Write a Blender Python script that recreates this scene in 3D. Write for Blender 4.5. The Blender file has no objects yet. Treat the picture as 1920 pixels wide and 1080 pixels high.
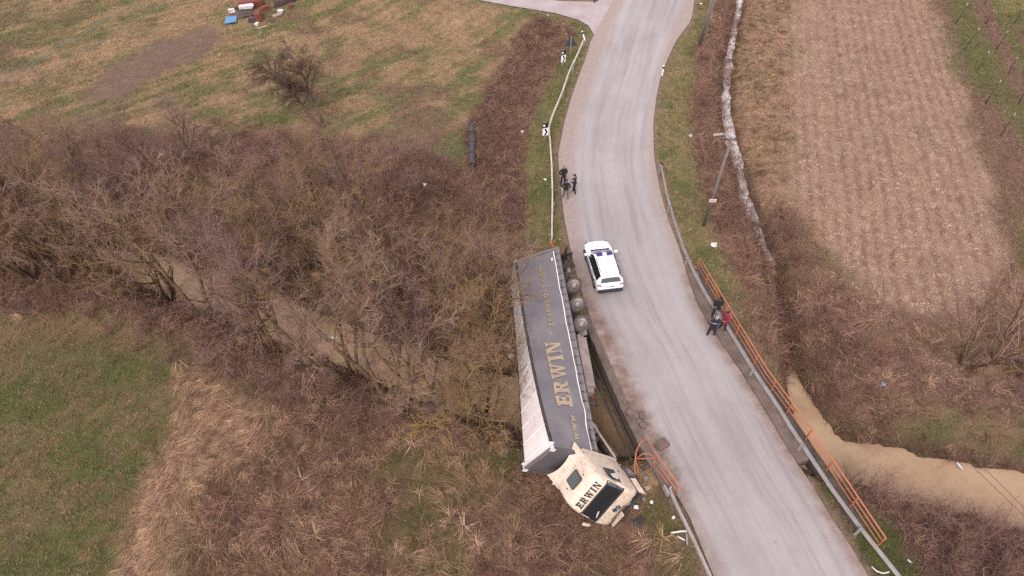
import bpy, bmesh, math, random
import numpy as np
from mathutils import Matrix, Vector
R = math.radians
random.seed(7); RNG = np.random.default_rng(7)
scene = bpy.context.scene
# ------------------------------------------------------------------ camera, sky, sun, exposure
FPX, TH, CH = 1222.0, R(49.0), 32.0            # focal length in photo pixels, pitch below horizon, height over the road
cam_d = bpy.data.cameras.new('camera'); cam_d.sensor_width = 36.0; cam_d.lens = FPX / 1920 * 36.0
cam_d.clip_start = 0.5; cam_d.clip_end = 6000
cam = bpy.data.objects.new('camera', cam_d); scene.collection.objects.link(cam)
cam.location = (0, 0, CH); cam.rotation_euler = (R(90) - TH, 0, 0); scene.camera = cam
SUN_EL, SUN_AZ = R(52), R(200)
world = bpy.data.worlds.new('World'); scene.world = world; world.use_nodes = True
wn = world.node_tree; wn.nodes.clear()
sky = wn.nodes.new('ShaderNodeTexSky'); sky.sky_type = 'NISHITA'; sky.sun_disc = False
sky.sun_elevation = SUN_EL; sky.sun_rotation = SUN_AZ; sky.air_density = 1.0; sky.dust_density = 0.8; sky.ozone_density = 1.0
hs = wn.nodes.new('ShaderNodeHueSaturation'); hs.inputs['Saturation'].default_value = 0.22
tint = wn.nodes.new('ShaderNodeMix'); tint.data_type = 'RGBA'; tint.blend_type = 'MULTIPLY'; tint.inputs['Factor'].default_value = 1.0
tint.inputs['B'].default_value = (1.0, 0.935, 0.925, 1)
bg = wn.nodes.new('ShaderNodeBackground'); bg.inputs['Strength'].default_value = 0.15
wo = wn.nodes.new('ShaderNodeOutputWorld')
wn.links.new(sky.outputs['Color'], hs.inputs['Color']); wn.links.new(hs.outputs['Color'], tint.inputs['A'])
wn.links.new(tint.outputs['Result'], bg.inputs['Color']); wn.links.new(bg.outputs['Background'], wo.inputs['Surface'])
sun_d = bpy.data.lights.new('sun', 'SUN'); sun_d.energy = 0.6; sun_d.angle = R(20); sun_d.color = (1.0, 0.95, 0.92)
sun = bpy.data.objects.new('sun', sun_d); scene.collection.objects.link(sun)
sun.rotation_euler = Vector((math.sin(SUN_AZ) * math.cos(SUN_EL), math.cos(SUN_AZ) * math.cos(SUN_EL), math.sin(SUN_EL))).to_track_quat('Z', 'Y').to_euler()
vs = scene.view_settings; vs.view_transform = 'Standard'; vs.look = 'None'; vs.gamma = 1.0; vs.use_curve_mapping = False
vs.exposure = 1.74
scene.cycles.use_denoising = False; scene.cycles.max_bounces = 6; scene.cycles.diffuse_bounces = 3; scene.cycles.transparent_max_bounces = 6

# ------------------------------------------------------------------ helpers
SN, CN = math.sin(TH), math.cos(TH)
def P(px, py, z=0.0):                           # photo pixel -> point on the level z
    a, b = px - 960.0, 540.0 - py
    d = (a, FPX * CN + b * SN, -FPX * SN + b * CN); t = (z - CH) / d[2]
    return Vector((d[0] * t, d[1] * t, z))
def pix(x, y, z):                               # world -> photo pixel (arrays)
    u = y * SN + (z - CH) * CN; f = y * CN - (z - CH) * SN
    f = np.where(f > 2.0, f, 2.0)
    return 960 + FPX * x / f, 540 - FPX * u / f
KA = 0.42
def lin(c):
    c = np.asarray(c, float) / 255.0
    return np.where(c <= 0.04045, c / 12.92, ((c + 0.055) / 1.055) ** 2.4)
def alb(r, g, b): return lin((r, g, b)) * KA     # tone as seen in the photo -> surface colour under this exposure
def c4(r, g, b): return tuple(alb(r, g, b)) + (1.0,)
def w4(r, g, b, k=.8): return tuple(lin((r, g, b)) * k) + (1.0,)   # bright paint and plastic, which the photo shows near white
def hash2(i, j, s):
    h = (i.astype(np.int64) * 374761393 + j.astype(np.int64) * 668265263 + s * 974634) & 0x7fffffff
    h = ((h ^ (h >> 13)) * 1274126177) & 0x7fffffff
    return ((h ^ (h >> 16)) & 0xffff) / 65535.0
def vnoise(x, y, s=0):
    xi, yi = np.floor(x), np.floor(y); fx, fy = x - xi, y - yi
    fx, fy = fx * fx * (3 - 2 * fx), fy * fy * (3 - 2 * fy)
    a, b = hash2(xi, yi, s), hash2(xi + 1, yi, s); c, d = hash2(xi, yi + 1, s), hash2(xi + 1, yi + 1, s)
    return (a * (1 - fx) + b * fx) * (1 - fy) + (c * (1 - fx) + d * fx) * fy
def fbm(x, y, s=0, o=4):
    r, a, t = 0, 1, 0
    for k in range(o):
        r = r + a * vnoise(x * 2 ** k, y * 2 ** k, s + k); t += a; a *= 0.55
    return r / t
def sstep(a, b, x):
    t = np.clip((x - a) / (b - a), 0, 1); return t * t * (3 - 2 * t)
def poly_sd(poly, x, y):                        # signed distance, positive inside
    p = np.asarray(poly, float); q = np.roll(p, -1, 0)
    d = np.full(x.shape, 1e18); ins = np.zeros(x.shape, bool)
    for (ax, ay), (bx, by) in zip(p, q):
        ex, ey = bx - ax, by - ay
        t = np.clip(((x - ax) * ex + (y - ay) * ey) / max(ex * ex + ey * ey, 1e-9), 0, 1)
        d = np.minimum(d, (x - ax - t * ex) ** 2 + (y - ay - t * ey) ** 2)
        c = ((ay > y) != (by > y))
        ins ^= c & (x < (bx - ax) * (y - ay) / (by - ay if by != ay else 1e-9) + ax)
    d = np.sqrt(d); return np.where(ins, d, -d)
def line_d(pts, vals, x, y):                    # distance to a polyline and values interpolated along it
    d = np.full(x.shape, 1e18); v = [np.zeros(x.shape) for _ in vals[0]]
    for i in range(len(pts) - 1):
        ax, ay = pts[i][:2]; bx, by = pts[i + 1][:2]; ex, ey = bx - ax, by - ay
        t = np.clip(((x - ax) * ex + (y - ay) * ey) / max(ex * ex + ey * ey, 1e-9), 0, 1)
        dd = (x - ax - t * ex) ** 2 + (y - ay - t * ey) ** 2; m = dd < d
        d = np.where(m, dd, d)
        for k in range(len(v)): v[k] = np.where(m, vals[i][k] * (1 - t) + vals[i + 1][k] * t, v[k])
    return [np.sqrt(d)] + v
COL = scene.collection
def link(o): COL.objects.link(o); return o
def tag(o, label=None, cat=None, group=None, kind=None):
    if label: o['label'] = label
    if cat: o['category'] = cat
    if group: o['group'] = group
    if kind: o['kind'] = kind
    return o
def empty(name, loc=(0, 0, 0), rot=(0, 0, 0)):
    o = bpy.data.objects.new(name, None); o.location = loc; o.rotation_euler = rot; o.empty_display_size = 0.3
    return link(o)
def thing(name, label, cat, loc=(0, 0, 0), rot=(0, 0, 0), group=None):
    return tag(empty(name, loc, rot), label, cat, group)
def mesh_np(name, v, f, smooth=False):
    v = np.ascontiguousarray(v, np.float32).reshape(-1, 3); f = np.asarray(f, np.int32); n = f.shape[1]
    me = bpy.data.meshes.new(name); me.vertices.add(len(v)); me.vertices.foreach_set('co', v.ravel())
    me.loops.add(f.size); me.loops.foreach_set('vertex_index', f.ravel())
    me.polygons.add(len(f)); me.polygons.foreach_set('loop_start', np.arange(0, f.size, n, dtype=np.int32))
    if smooth: me.polygons.foreach_set('use_smooth', np.ones(len(f), bool))
    me.update(calc_edges=True); return me
def obj(name, me, mats=None, parent=None):
    o = bpy.data.objects.new(name, me)
    for m in (mats if isinstance(mats, (list, tuple)) else [mats] if mats else []): me.materials.append(m)
    if parent is not None: o.parent = parent
    return link(o)
def copy_tree(o, parent=None):
    c = o.copy(); link(c); c.parent = parent
    for ch in list(o.children): copy_tree(ch, c)
    return c
class MB:                                        # collects verts and faces of one part
    def __init__(s): s.v, s.f, s.sm = [], [], []
    def add(s, v, f, smooth=False):
        n = len(s.v); s.v += [tuple(p) for p in v]; s.f += [tuple(i + n for i in q) for q in f]; s.sm += [smooth] * len(f); return s
    def box(s, c, d, M=None, taper=1.0):
        hx, hy, hz = d[0] / 2, d[1] / 2, d[2] / 2
        v = [Vector((sx * hx * (taper if sz > 0 else 1), sy * hy * (taper if sz > 0 else 1), sz * hz)) for sz in (-1, 1) for sx, sy in ((-1, -1), (1, -1), (1, 1), (-1, 1))]
        v = [(M @ p if M is not None else p) + Vector(c) for p in v]
        return s.add(v, [(3, 2, 1, 0), (4, 5, 6, 7), (0, 1, 5, 4), (1, 2, 6, 5), (2, 3, 7, 6), (3, 0, 4, 7)])
    def beam(s, a, b, w, h, up=(0, 0, 1)):       # square bar from a to b
        a, b = Vector(a), Vector(b); d = (b - a); L = d.length; d.normalize()
        side = d.cross(Vector(up)); side = side.normalized() if side.length > 1e-4 else Vector((1, 0, 0)); u = side.cross(d)
        v = [p + side * sx * w / 2 + u * su * h / 2 for p in (a, b) for sx, su in ((-1, -1), (1, -1), (1, 1), (-1, 1))]
        return s.add(v, [(0, 1, 2, 3), (7, 6, 5, 4), (4, 5, 1, 0), (5, 6, 2, 1), (6, 7, 3, 2), (7, 4, 0, 3)])
    def tube(s, pts, r, k=8, caps=True):
        pts = [Vector(p) for p in pts]; n = len(pts); rr = r if isinstance(r, (list, tuple)) else [r] * n
        v = []; ref = None
        for i, p in enumerate(pts):
            t = (pts[min(i + 1, n - 1)] - pts[max(i - 1, 0)]).normalized()
            if ref is None: ref = t.cross(Vector((0.13, 0.31, 0.94)));  ref = ref if ref.length > 0.05 else t.cross(Vector((1, 0, 0)))
            ref = (ref - t * ref.dot(t)).normalized(); b = t.cross(ref)
            v += [p + (ref * math.cos(2 * math.pi * j / k) + b * math.sin(2 * math.pi * j / k)) * rr[i] for j in range(k)]
        f = [(i * k + j, i * k + (j + 1) % k, (i + 1) * k + (j + 1) % k, (i + 1) * k + j) for i in range(n - 1) for j in range(k)]
        s.add(v, f, True)
        if caps:
            m = len(s.v) - len(v); s.f += [tuple(m + j for j in reversed(range(k))), tuple(m + (n - 1) * k + j for j in range(k))]; s.sm += [False, False]
        return s
    def lathe(s, prof, k=20, M=None):            # prof: (radius, height) about local Z
        v = [Vector((r * math.cos(2 * math.pi * j / k), r * math.sin(2 * math.pi * j / k), h)) for r, h in prof for j in range(k)]
        if M is not None: v = [M @ p for p in v]
        n = len(prof); f = [(i * k + j, i * k + (j + 1) % k, (i + 1) * k + (j + 1) % k, (i + 1) * k + j) for i in range(n - 1) for j in range(k)]
        s.add(v, f, True); return s
    def prism(s, poly, h0, h1, M=None):          # polygon in local XY, extruded along local Z
        n = len(poly); v = [Vector((x, y, h)) for h in (h0, h1) for x, y in poly]
        if M is not None: v = [M @ p for p in v]
        return s.add(v, [tuple(reversed(range(n))), tuple(range(n, 2 * n))] + [(i, (i + 1) % n, n + (i + 1) % n, n + i) for i in range(n)])
    def sheet(s, grid):                          # rows of points
        m, n = len(grid), len(grid[0])
        return s.add([p for r in grid for p in r], [(i * n + j, i * n + j + 1, (i + 1) * n + j + 1, (i + 1) * n + j) for i in range(m - 1) for j in range(n - 1)], True)
    def mesh(s, name, M=None):
        me = bpy.data.meshes.new(name); me.from_pydata([tuple(M @ Vector(p)) for p in s.v] if M is not None else s.v, [], s.f)
        me.polygons.foreach_set('use_smooth', s.sm); me.update(); return me
    def build(s, name, mat, parent=None, bevel=0.0, fn=None, M=None):
        if fn: s.v = [tuple(fn(Vector(p))) for p in s.v]
        o = obj(name, s.mesh(name, M), mat, parent)
        if bevel:
            b = o.modifiers.new('bevel', 'BEVEL'); b.width = bevel; b.segments = 2; b.limit_method = 'ANGLE'; b.angle_limit = R(35)
        return o
# ------------------------------------------------------------------ materials
def mat_new(name):
    m = bpy.data.materials.new(name); m.use_nodes = True; nt = m.node_tree
    return m, nt, nt.nodes['Principled BSDF']
def nd(nt, t, **kw):
    n = nt.nodes.new(t)
    for k, v in kw.items():
        if k in n.inputs: n.inputs[k].default_value = v
        else: setattr(n, k, v)
    return n
def mixc(nt, fac, a, b, blend='MIX'):
    m = nt.nodes.new('ShaderNodeMix'); m.data_type = 'RGBA'; m.blend_type = blend
    for s, k in ((fac, 'Factor'), (a, 'A'), (b, 'B')):
        if hasattr(s, 'is_linked') or isinstance(s, bpy.types.NodeSocket): nt.links.new(s, m.inputs[k])
        else: m.inputs[k].default_value = s
    return m.outputs['Result']
def noise(nt, scale, detail=3.0, rough=0.6, vec=None):
    n = nt.nodes.new('ShaderNodeTexNoise'); n.inputs['Scale'].default_value = scale; n.inputs['Detail'].default_value = detail; n.inputs['Roughness'].default_value = rough
    if vec is not None: nt.links.new(vec, n.inputs['Vector'])
    return n.outputs['Fac']
def ramp(nt, fac, stops):
    r = nt.nodes.new('ShaderNodeValToRGB'); nt.links.new(fac, r.inputs['Fac']); e = r.color_ramp.elements
    while len(e) < len(stops): e.new(0.5)
    for k, (p, c) in enumerate(stops): e[k].position = p; e[k].color = c if isinstance(c, tuple) else (c, c, c, 1)
    return r.outputs['Color']
def mapr(nt, fac, a, b, c=0.0, d=1.0):
    m = nt.nodes.new('ShaderNodeMapRange'); nt.links.new(fac, m.inputs['Value'])
    for k, v in zip(('From Min', 'From Max', 'To Min', 'To Max'), (a, b, c, d)): m.inputs[k].default_value = v
    return m.outputs['Result']
def bump(nt, b, h, strength=0.3, dist=0.05):
    n = nt.nodes.new('ShaderNodeBump'); n.inputs['Strength'].default_value = strength; n.inputs['Distance'].default_value = dist
    nt.links.new(h, n.inputs['Height']); nt.links.new(n.outputs['Normal'], b.inputs['Normal'])
def coord(nt, kind='Object'): return nt.nodes.new('ShaderNodeTexCoord').outputs[kind]
def plain(name, col, rough=0.6, metal=0.0, dirt=0.25, dcol=None, scale=3.0, spec=0.4):   # a painted or bare surface with wear
    m, nt, b = mat_new(name); v = coord(nt); dc = dcol or tuple(x * 0.45 for x in col[:3]) + (1,)
    f = mapr(nt, noise(nt, scale, 5, 0.65, v), 0.42, 0.72); g = noise(nt, scale * 9, 3, 0.6, v)
    fm = nt.nodes.new('ShaderNodeMath'); fm.operation = 'MULTIPLY'; nt.links.new(f, fm.inputs[0]); fm.inputs[1].default_value = dirt * 2
    c = mixc(nt, fm.outputs[0], col, dc); c = mixc(nt, mapr(nt, g, 0.3, 0.7, 0, dirt * 0.5), c, dc)
    nt.links.new(c, b.inputs['Base Color']); b.inputs['Metallic'].default_value = metal; b.inputs['Specular IOR Level'].default_value = spec
    nt.links.new(mapr(nt, f, 0, 1, rough, min(1, rough + 0.25)), b.inputs['Roughness'])
    return m
# ------------------------------------------------------------------ road lines (photo rows: y, gravel left, asphalt left, asphalt right, gravel right)
ROWS = [(-150, 1195, 1205, 1305, 1320), (0, 1150, 1168, 1283, 1302), (40, 1128, 1150, 1268, 1296), (75, 1108, 1138, 1252, 1268), (110, 1098, 1126, 1243, 1252),
        (140, 1086, 1115, 1235, 1240), (180, 1072, 1101, 1226, 1231), (230, 1058, 1085, 1219, 1225), (290, 1046, 1073, 1217, 1226), (350, 1051, 1075, 1224, 1236),
        (410, 1058, 1083, 1240, 1252), (470, 1070, 1092, 1262, 1275), (520, 1082, 1103, 1281, 1290), (570, 1098, 1122, 1301, 1308), (605, 1110, 1135, 1318, 1327),
        (650, 1130, 1158, 1345, 1357), (700, 1152, 1180, 1378, 1391), (764, 1180, 1205, 1418, 1431), (847, 1222, 1240, 1468, 1480), (916, 1262, 1272, 1517, 1527),
        (967, 1292, 1300, 1544, 1556), (1017, 1312, 1322, 1578, 1591), (1080, 1338, 1348, 1614, 1628), (1200, 1385, 1397, 1685, 1700), (1300, 1420, 1432, 1745, 1760)]
_r = np.array(ROWS, float); _yy = np.linspace(-150, 1300, 260)
_ri = np.stack([np.interp(_yy, _r[:, 0], _r[:, k]) for k in range(1, 5)], 1)
for _ in range(3):
    _ri[1:-1] = 0.25 * _ri[:-2] + 0.5 * _ri[1:-1] + 0.25 * _ri[2:]
ROADW = [[P(_ri[i, k], _yy[i]) for k in range(4)] for i in range(len(_yy))]
_d = [(ROADW[0][k] - ROADW[4][k]).normalized() for k in range(4)]; _d0 = sum(_d, Vector()) / 4
ROADW = [[p + _d0 * 90 for p in ROADW[0]]] + ROADW
_d1 = (ROADW[-1][1] - ROADW[-8][1]).normalized(); ROADW = ROADW + [[p + _d1 * 60 for p in ROADW[-1]]]
def road_at(y, k):                               # road edge k at photo row y
    return P(np.interp(y, _yy, _ri[:, k]), y)
road_poly = [(r[0].x, r[0].y) for r in ROADW] + [(r[3].x, r[3].y) for r in reversed(ROADW)]
SIDE_PX = [(1135, 95), (1112, 62), (1104, 48), (1085, 37), (1040, 24), (960, 11), (905, 1), (700, -45), (400, -105), (0, -180), (-400, -250), (-400, -320), (0, -250), (450, -150), (800, -55), (1018, -2), (1055, 2), (1115, 3), (1135, -6), (1150, -60), (1215, -60), (1200, 40), (1160, 95)]
side_poly = [tuple(P(*p)[:2]) for p in SIDE_PX]
# river and ditch: (px, py, water level, half width)
RIV = [(2500, 1150, -3.1, 1.7), (2100, 1000, -3.1, 1.7), (1920, 940, -3.1, 1.6), (1800, 912, -3.1, 1.55), (1690, 892, -3.1, 1.4), (1590, 868, -3.1, 1.3), (1480, 825, -3.1, 1.5), (1300, 792, -3.1, 2.0), (1150, 782, -3.1, 2.5),
       (1000, 758, -3.1, 2.0), (870, 735, -3.1, 1.6), (760, 692, -3.1, 1.5), (650, 645, -3.1, 1.35), (520, 598, -3.1, 1.35), (390, 540, -3.1, 1.6), (270, 500, -3.1, 1.25), (170, 472, -3.1, .25), (0, 455, -3.1, .05), (-300, 430, -3.1, .3), (-900, 390, -3.1, 1.0)]
DIT = [(1420, -150, -1.7, .24), (1388, 0, -1.75, .32), (1374, 70, -1.8, .34), (1364, 130, -1.85, .40), (1360, 200, -1.9, .38), (1372, 270, -1.95, .52), (1386, 320, -2.0, .42), (1400, 380, -2.1, .34), (1420, 430, -2.2, .34), (1444, 490, -2.35, .26), (1452, 560, -2.6, .22), (1460, 620, -2.8, .04), (1490, 725, -3.0, .5), (1520, 785, -3.07, .7), (1545, 815, -3.1, .7)]
riv_w = [P(*p[:3]) for p in RIV]; dit_w = [P(*p[:3]) for p in DIT]
def height(x, y):
    dr = np.maximum(poly_sd(road_poly, x, y), poly_sd(side_poly, x, y))      # >0 inside the road
    out = np.maximum(-dr, 0)
    lev = np.where(x > 10, -1.15, -1.45)
    z = -0.05 + lev * sstep(1.0, 6.5, out) + (fbm(x * .25, y * .25, 3) - .5) * .5 * sstep(.8, 4, out) + (fbm(x * 1.3, y * 1.3, 9) - .5) * .16 * sstep(.3, 1.5, out)
    z = np.where(dr > 0, -0.05 - 0.3 * sstep(0.0, 0.5, dr), z)
    wob = (fbm(x * .5, y * .5, 21) - .5) * 1.3 + (fbm(x * 2, y * 2, 22) - .5) * .5
    d, wl, hw = line_d(riv_w, [(p[2], p[3]) for p in RIV], x, y); d = d + wob * .8
    zr = wl - .55 + .4 * sstep(hw - .8, hw, d) + .2 * sstep(hw, hw + .25, d) + (z - wl) * sstep(hw - .05, hw + 2.4, d)
    z = np.where(d < hw + 2.4, np.minimum(z, zr), z)
    d, wl, hw = line_d(dit_w, [(p[2], p[3]) for p in DIT], x, y); d = d + wob * .42
    zr = wl - .2 + .22 * sstep(hw - .25, hw, d) + (z - wl) * sstep(hw - .05, hw + 1.5, d)
    z = np.where(d < hw + 1.5, np.minimum(z, zr), z)
    return z
def G(px, py, z=-1.3, it=6):                      # photo pixel -> point on the terrain
    for _ in range(it):
        p = P(px, py, z); z = 0.5 * z + 0.5 * gz(p.x, p.y) if _ < it - 2 else gz(p.x, p.y)
    return P(px, py, z)
# ------------------------------------------------------------------ ground zones, given as areas of the photo laid on the terrain
ZN = {
 'stubble': [(1478, -300), (1481, 0), (1476, 120), (1484, 250), (1476, 330), (1500, 390), (1530, 450), (1580, 510), (1640, 565), (1720, 600), (1810, 605), (1860, 570), (1876, 500), (1876, 430), (1855, 330), (1820, 220), (1785, 120), (1755, 30), (1735, -60), (1690, -300)],
 'vine': [(1690, -300), (1735, -60), (1755, 30), (1785, 120), (1820, 220), (1855, 330), (1875, 430), (1880, 520), (1960, 540), (2700, 500), (2700, -300)],
 'drygrass': [(1410, -300), (1396, 0), (1380, 130), (1374, 200), (1392, 300), (1415, 350), (1440, 395), (1476, 390), (1470, 330), (1484, 250), (1476, 120), (1481, 0), (1478, -300)],
 'bramble_r': [(1350, -300), (1338, 0), (1312, 85), (1300, 115), (1297, 200), (1306, 300), (1320, 380), (1345, 440), (1365, 500), (1410, 565), (1460, 640), (1470, 560), (1452, 480), (1430, 410), (1400, 340), (1372, 270), (1362, 200), (1370, 130), (1380, 60), (1400, -300)],
 'bank_r': [(1440, 395), (1476, 390), (1495, 400), (1530, 470), (1580, 520), (1650, 560), (1720, 585), (1800, 590), (1870, 510), (1960, 540), (2700, 560), (2700, 1000), (1920, 890), (1790, 860), (1650, 830), (1560, 800), (1470, 720), (1380, 600), (1410, 560), (1460, 560)],
 'green_r': [(1660, 800), (1720, 780), (1800, 760), (1900, 770), (2400, 800), (2400, 900), (1920, 872), (1790, 850), (1700, 835)],
 'verge_r': [(1310, -300), (1303, 0), (1296, 45), (1266, 75), (1250, 110), (1235, 140), (1226, 230), (1230, 300), (1250, 410), (1290, 500), (1330, 560), (1400, 640), (1405, 600), (1375, 520), (1345, 440), (1320, 380), (1306, 300), (1297, 200), (1300, 115), (1312, 85), (1338, 0), (1350, -300)],
 'purple_r': [(1570, 880), (1620, 900), (1680, 930), (1760, 950), (1920, 965), (2600, 1100), (2600, 1400), (1790, 1200), (1740, 1080), (1690, 1000), (1640, 960), (1600, 920)],
 'verge_br': [(1480, 800), (1570, 880), (1640, 960), (1690, 1000), (1740, 1080), (1800, 1200), (1690, 1200), (1628, 1080), (1556, 967), (1480, 850)],
 'verge_l': [(1112, 58), (1085, 140), (1060, 220), (1045, 290), (1052, 350), (1060, 430), (1052, 462), (995, 470), (1000, 400), (980, 330), (986, 260), (1012, 180), (1046, 110), (1078, 62), (1062, 45), (960, 22), (905, 8), (860, -20), (905, -20), (1040, 22), (1085, 35)],
 'bramble_l': [(1058, 32), (1076, 62), (1046, 110), (1012, 180), (986, 260), (980, 330), (992, 430), (930, 430), (885, 340), (872, 255), (895, 200), (935, 130), (972, 65), (1005, 28)],
 'soil': [(150, 195), (190, 135), (300, 78), (395, 48), (418, 75), (380, 108), (300, 142), (240, 175)],
 'thicket': [(-700, 170), (0, 240), (100, 255), (300, 250), (500, 245), (640, 262), (760, 275), (885, 330), (930, 430), (1000, 470), (1110, 620), (1100, 820), (970, 850), (820, 815), (690, 830), (560, 790), (430, 715), (330, 640), (180, 585), (0, 600), (-700, 620)],
 'meadow_bl': [(-700, 620), (0, 600), (180, 585), (350, 655), (395, 715), (330, 800), (265, 900), (235, 1000), (190, 1120), (100, 1400), (-900, 1400)],
 'reeds': [(350, 690), (430, 730), (520, 790), (490, 850), (390, 880), (330, 960), (320, 1120), (290, 1300), (170, 1300), (215, 1110), (265, 930), (320, 810)],
 'dry_bm': [(430, 720), (560, 790), (690, 830), (820, 815), (970, 850), (1110, 850), (1200, 960), (1230, 1080), (1280, 1300), (330, 1300), (345, 960), (390, 880), (490, 850), (520, 790)],
 'green_bm': [(670, 850), (760, 835), (900, 840), (985, 820), (985, 870), (930, 930), (860, 960), (900, 1020), (880, 1100), (760, 1100), (700, 1010), (760, 930), (690, 890)],
 'verge_bl': [(1200, 960), (1240, 900), (1270, 930), (1310, 1000), (1345, 1090), (1380, 1300), (1270, 1300), (1225, 1080)],
}
def zone_weights(x, y, z):
    px, py = pix(x, y, z)
    wx = px + (fbm(x * .35, y * .35, 31) - .5) * 46 + (fbm(x * 1.6, y * 1.6, 33) - .5) * 22
    wy = py + (fbm(x * .35, y * .35, 41) - .5) * 40 + (fbm(x * 1.6, y * 1.6, 43) - .5) * 18
    W = {}
    for k, p in ZN.items():
        b = 22 if k in ('thicket', 'dry_bm', 'meadow_bl', 'reeds', 'green_bm', 'green_r', 'bank_r', 'stubble', 'vine') else 8
        if k in ('verge_l', 'verge_r'): b = 6
        j = 1.0 if b > 10 else 0.35
        W[k] = sstep(-b, b, poly_sd(p, px + (wx - px) * j, py + (wy - py) * j))
    return W, px, py
def ground_col(x, y, z):
    W, px, py = zone_weights(x, y, z)
    n1, n2, n3, n4 = fbm(x * .12, y * .12, 51), fbm(x * .45, y * .45, 52), fbm(x * 1.4, y * 1.4, 53), fbm(x * 4, y * 4, 54, 2)
    def mx(c, d, t): return c * (1 - t[..., None]) + d * t[..., None]
    def cc(*c): return np.broadcast_to(alb(*c), x.shape + (3,))
    # meadow: mown strips running from lower left to upper right
    a = 0.62; sx = x * math.cos(a) + y * math.sin(a); sy = -x * math.sin(a) + y * math.cos(a)
    st = fbm(sx * .05, sy * .55, 55); st2 = fbm(sx * .12, sy * 1.6, 56)
    c = mx(cc(156, 130, 98), cc(112, 114, 70), sstep(.36, .58, st * .5 + n2 * .5))
    c = mx(c, cc(168, 138, 100), sstep(.5, .68, st2) * .6); c = mx(c, cc(128, 100, 84), sstep(.52, .64, n1 * .4 + n2 * .35 + st2 * .25) * .75)
    fl = sstep(300, -200, px) * sstep(260, 60, py); c = mx(c, cc(96, 98, 62), fl * sstep(.35, .6, n2) * .6)
    c = mx(c, cc(98, 108, 54), sstep(.66, .78, n2 * .5 + n3 * .5))
    c = c * 1.22
    def put(k, col, amt=1.0):
        nonlocal c; c = mx(c, col, W[k] * amt)
    put('soil', mx(cc(146, 122, 106), cc(124, 102, 86), n3))
    put('thicket', mx(mx(cc(140, 110, 98), cc(108, 82, 70), sstep(.3, .7, n3)), cc(126, 110, 76), sstep(.56, .7, n2) * .6))
    m = mx(cc(128, 116, 78), cc(104, 110, 60), sstep(.38, .58, n1 * .4 + n2 * .6)); m = mx(m, cc(142, 116, 82), sstep(.5, .7, n3 * .6 + n1 * .4) * .8); m = mx(m, cc(148, 120, 86), sstep(700, 610, py) * .6)
    put('meadow_bl', m)
    put('dry_bm', mx(mx(cc(146, 114, 92), cc(116, 88, 72), sstep(.4, .65, n3)), cc(122, 108, 68), sstep(.5, .66, n2) * .7))
    put('reeds', mx(cc(186, 152, 122), cc(158, 124, 98), n3))
    put('green_bm', mx(cc(118, 108, 66), cc(86, 98, 50), sstep(.4, .62, n2 * .6 + n3 * .4)), .8)
    put('bramble_l', mx(cc(134, 104, 94), cc(102, 76, 72), sstep(.35, .65, n3)))
    put('bramble_r', mx(cc(136, 104, 96), cc(156, 120, 98), sstep(.4, .65, n2)))
    dg = mx(cc(174, 142, 114), cc(152, 130, 94), sstep(.4, .65, n2)); put('drygrass', mx(dg, cc(118, 92, 72), sstep(.62, .74, n3)))
    u_ = x * .967 - y * .25 + fbm(x * .08, y * .05, 57) * .7; rows = .5 + .5 * np.sin(u_ * 6.9); s = mx(cc(172, 140, 120), cc(136, 104, 90), sstep(.4, .9, rows) * (.35 + .5 * sstep(.2, .7, vnoise(u_ * 1.1, y * .05, 58)))); s = mx(s, cc(190, 162, 138), sstep(.45, .7, n3) * .4)
    put('stubble', mx(s, cc(134, 116, 92), sstep(.6, .75, n2) * .35))
    vd = px - py * .42; vs_ = vnoise((x * .965 - y * .26) * .85 + n2 * .7, y * .07, 59); vc = mx(cc(136, 108, 92), cc(112, 116, 66), sstep(.35, .65, vs_)); vc = mx(vc, cc(150, 142, 84), sstep(.72, .88, vs_) * .7)
    put('vine', mx(vc, cc(128, 110, 82), sstep(.5, .7, n3) * .5))
    put('bank_r', mx(mx(cc(148, 116, 102), cc(122, 92, 80), sstep(.4, .66, n3)), cc(144, 120, 90), sstep(.45, .64, n2) * .7))
    put('green_r', mx(cc(134, 112, 84), cc(100, 108, 62), sstep(.35, .62, n2 * .5 + n3 * .5)), .85)
    put('purple_r', mx(cc(132, 102, 96), cc(100, 76, 74), n3))
    vg = mx(cc(132, 126, 78), cc(108, 116, 62), sstep(.4, .62, n2)); vg = mx(vg, cc(150, 132, 94), sstep(.45, .66, n3) * .75)
    put('verge_r', mx(vg, cc(140, 114, 88), sstep(.58, .72, n2) * .6)); put('verge_l', mx(vg, cc(104, 116, 60), np.full(x.shape, .35)))
    put('verge_br', mx(cc(116, 102, 76), cc(92, 98, 52), sstep(.5, .62, n2))); put('verge_bl', mx(cc(128, 112, 78), cc(104, 100, 58), sstep(.45, .6, n2)))
    # worn earth beside the road, mud at the water
    dr = np.maximum(poly_sd(road_poly, x, y), poly_sd(side_poly, x, y)); c = mx(c, cc(150, 126, 112), sstep(-.55, -.05, dr + (n3 - .5) * .7) * .8)
    dw = np.minimum(line_d(riv_w, [(p[3], 0) for p in RIV], x, y)[0] - 1.9, line_d(dit_w, [(p[3], 0) for p in DIT], x, y)[0] - .6)
    c = mx(c, cc(96, 74, 62), sstep(.5, -.1, dw + (n3 - .5) * .8) * .8)
    lum = c @ np.array([.3, .5, .2]); c = c * .78 + lum[..., None] * np.array([1.16, .97, .84]) * .22
    return c * np.array([1.30, 1.19, 1.13]) * (0.80 + 0.40 * n4[..., None]), W, px, py
def axis(lo, hi, step, far):
    a = list(np.arange(lo, hi, step)); s = step; q = a[-1]
    while q < far: s *= 1.35; q += s; a.append(q)
    s = step; q = a[0]
    while q > -far: s *= 1.35; q -= s; a.insert(0, q)
    return np.array(a)
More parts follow.
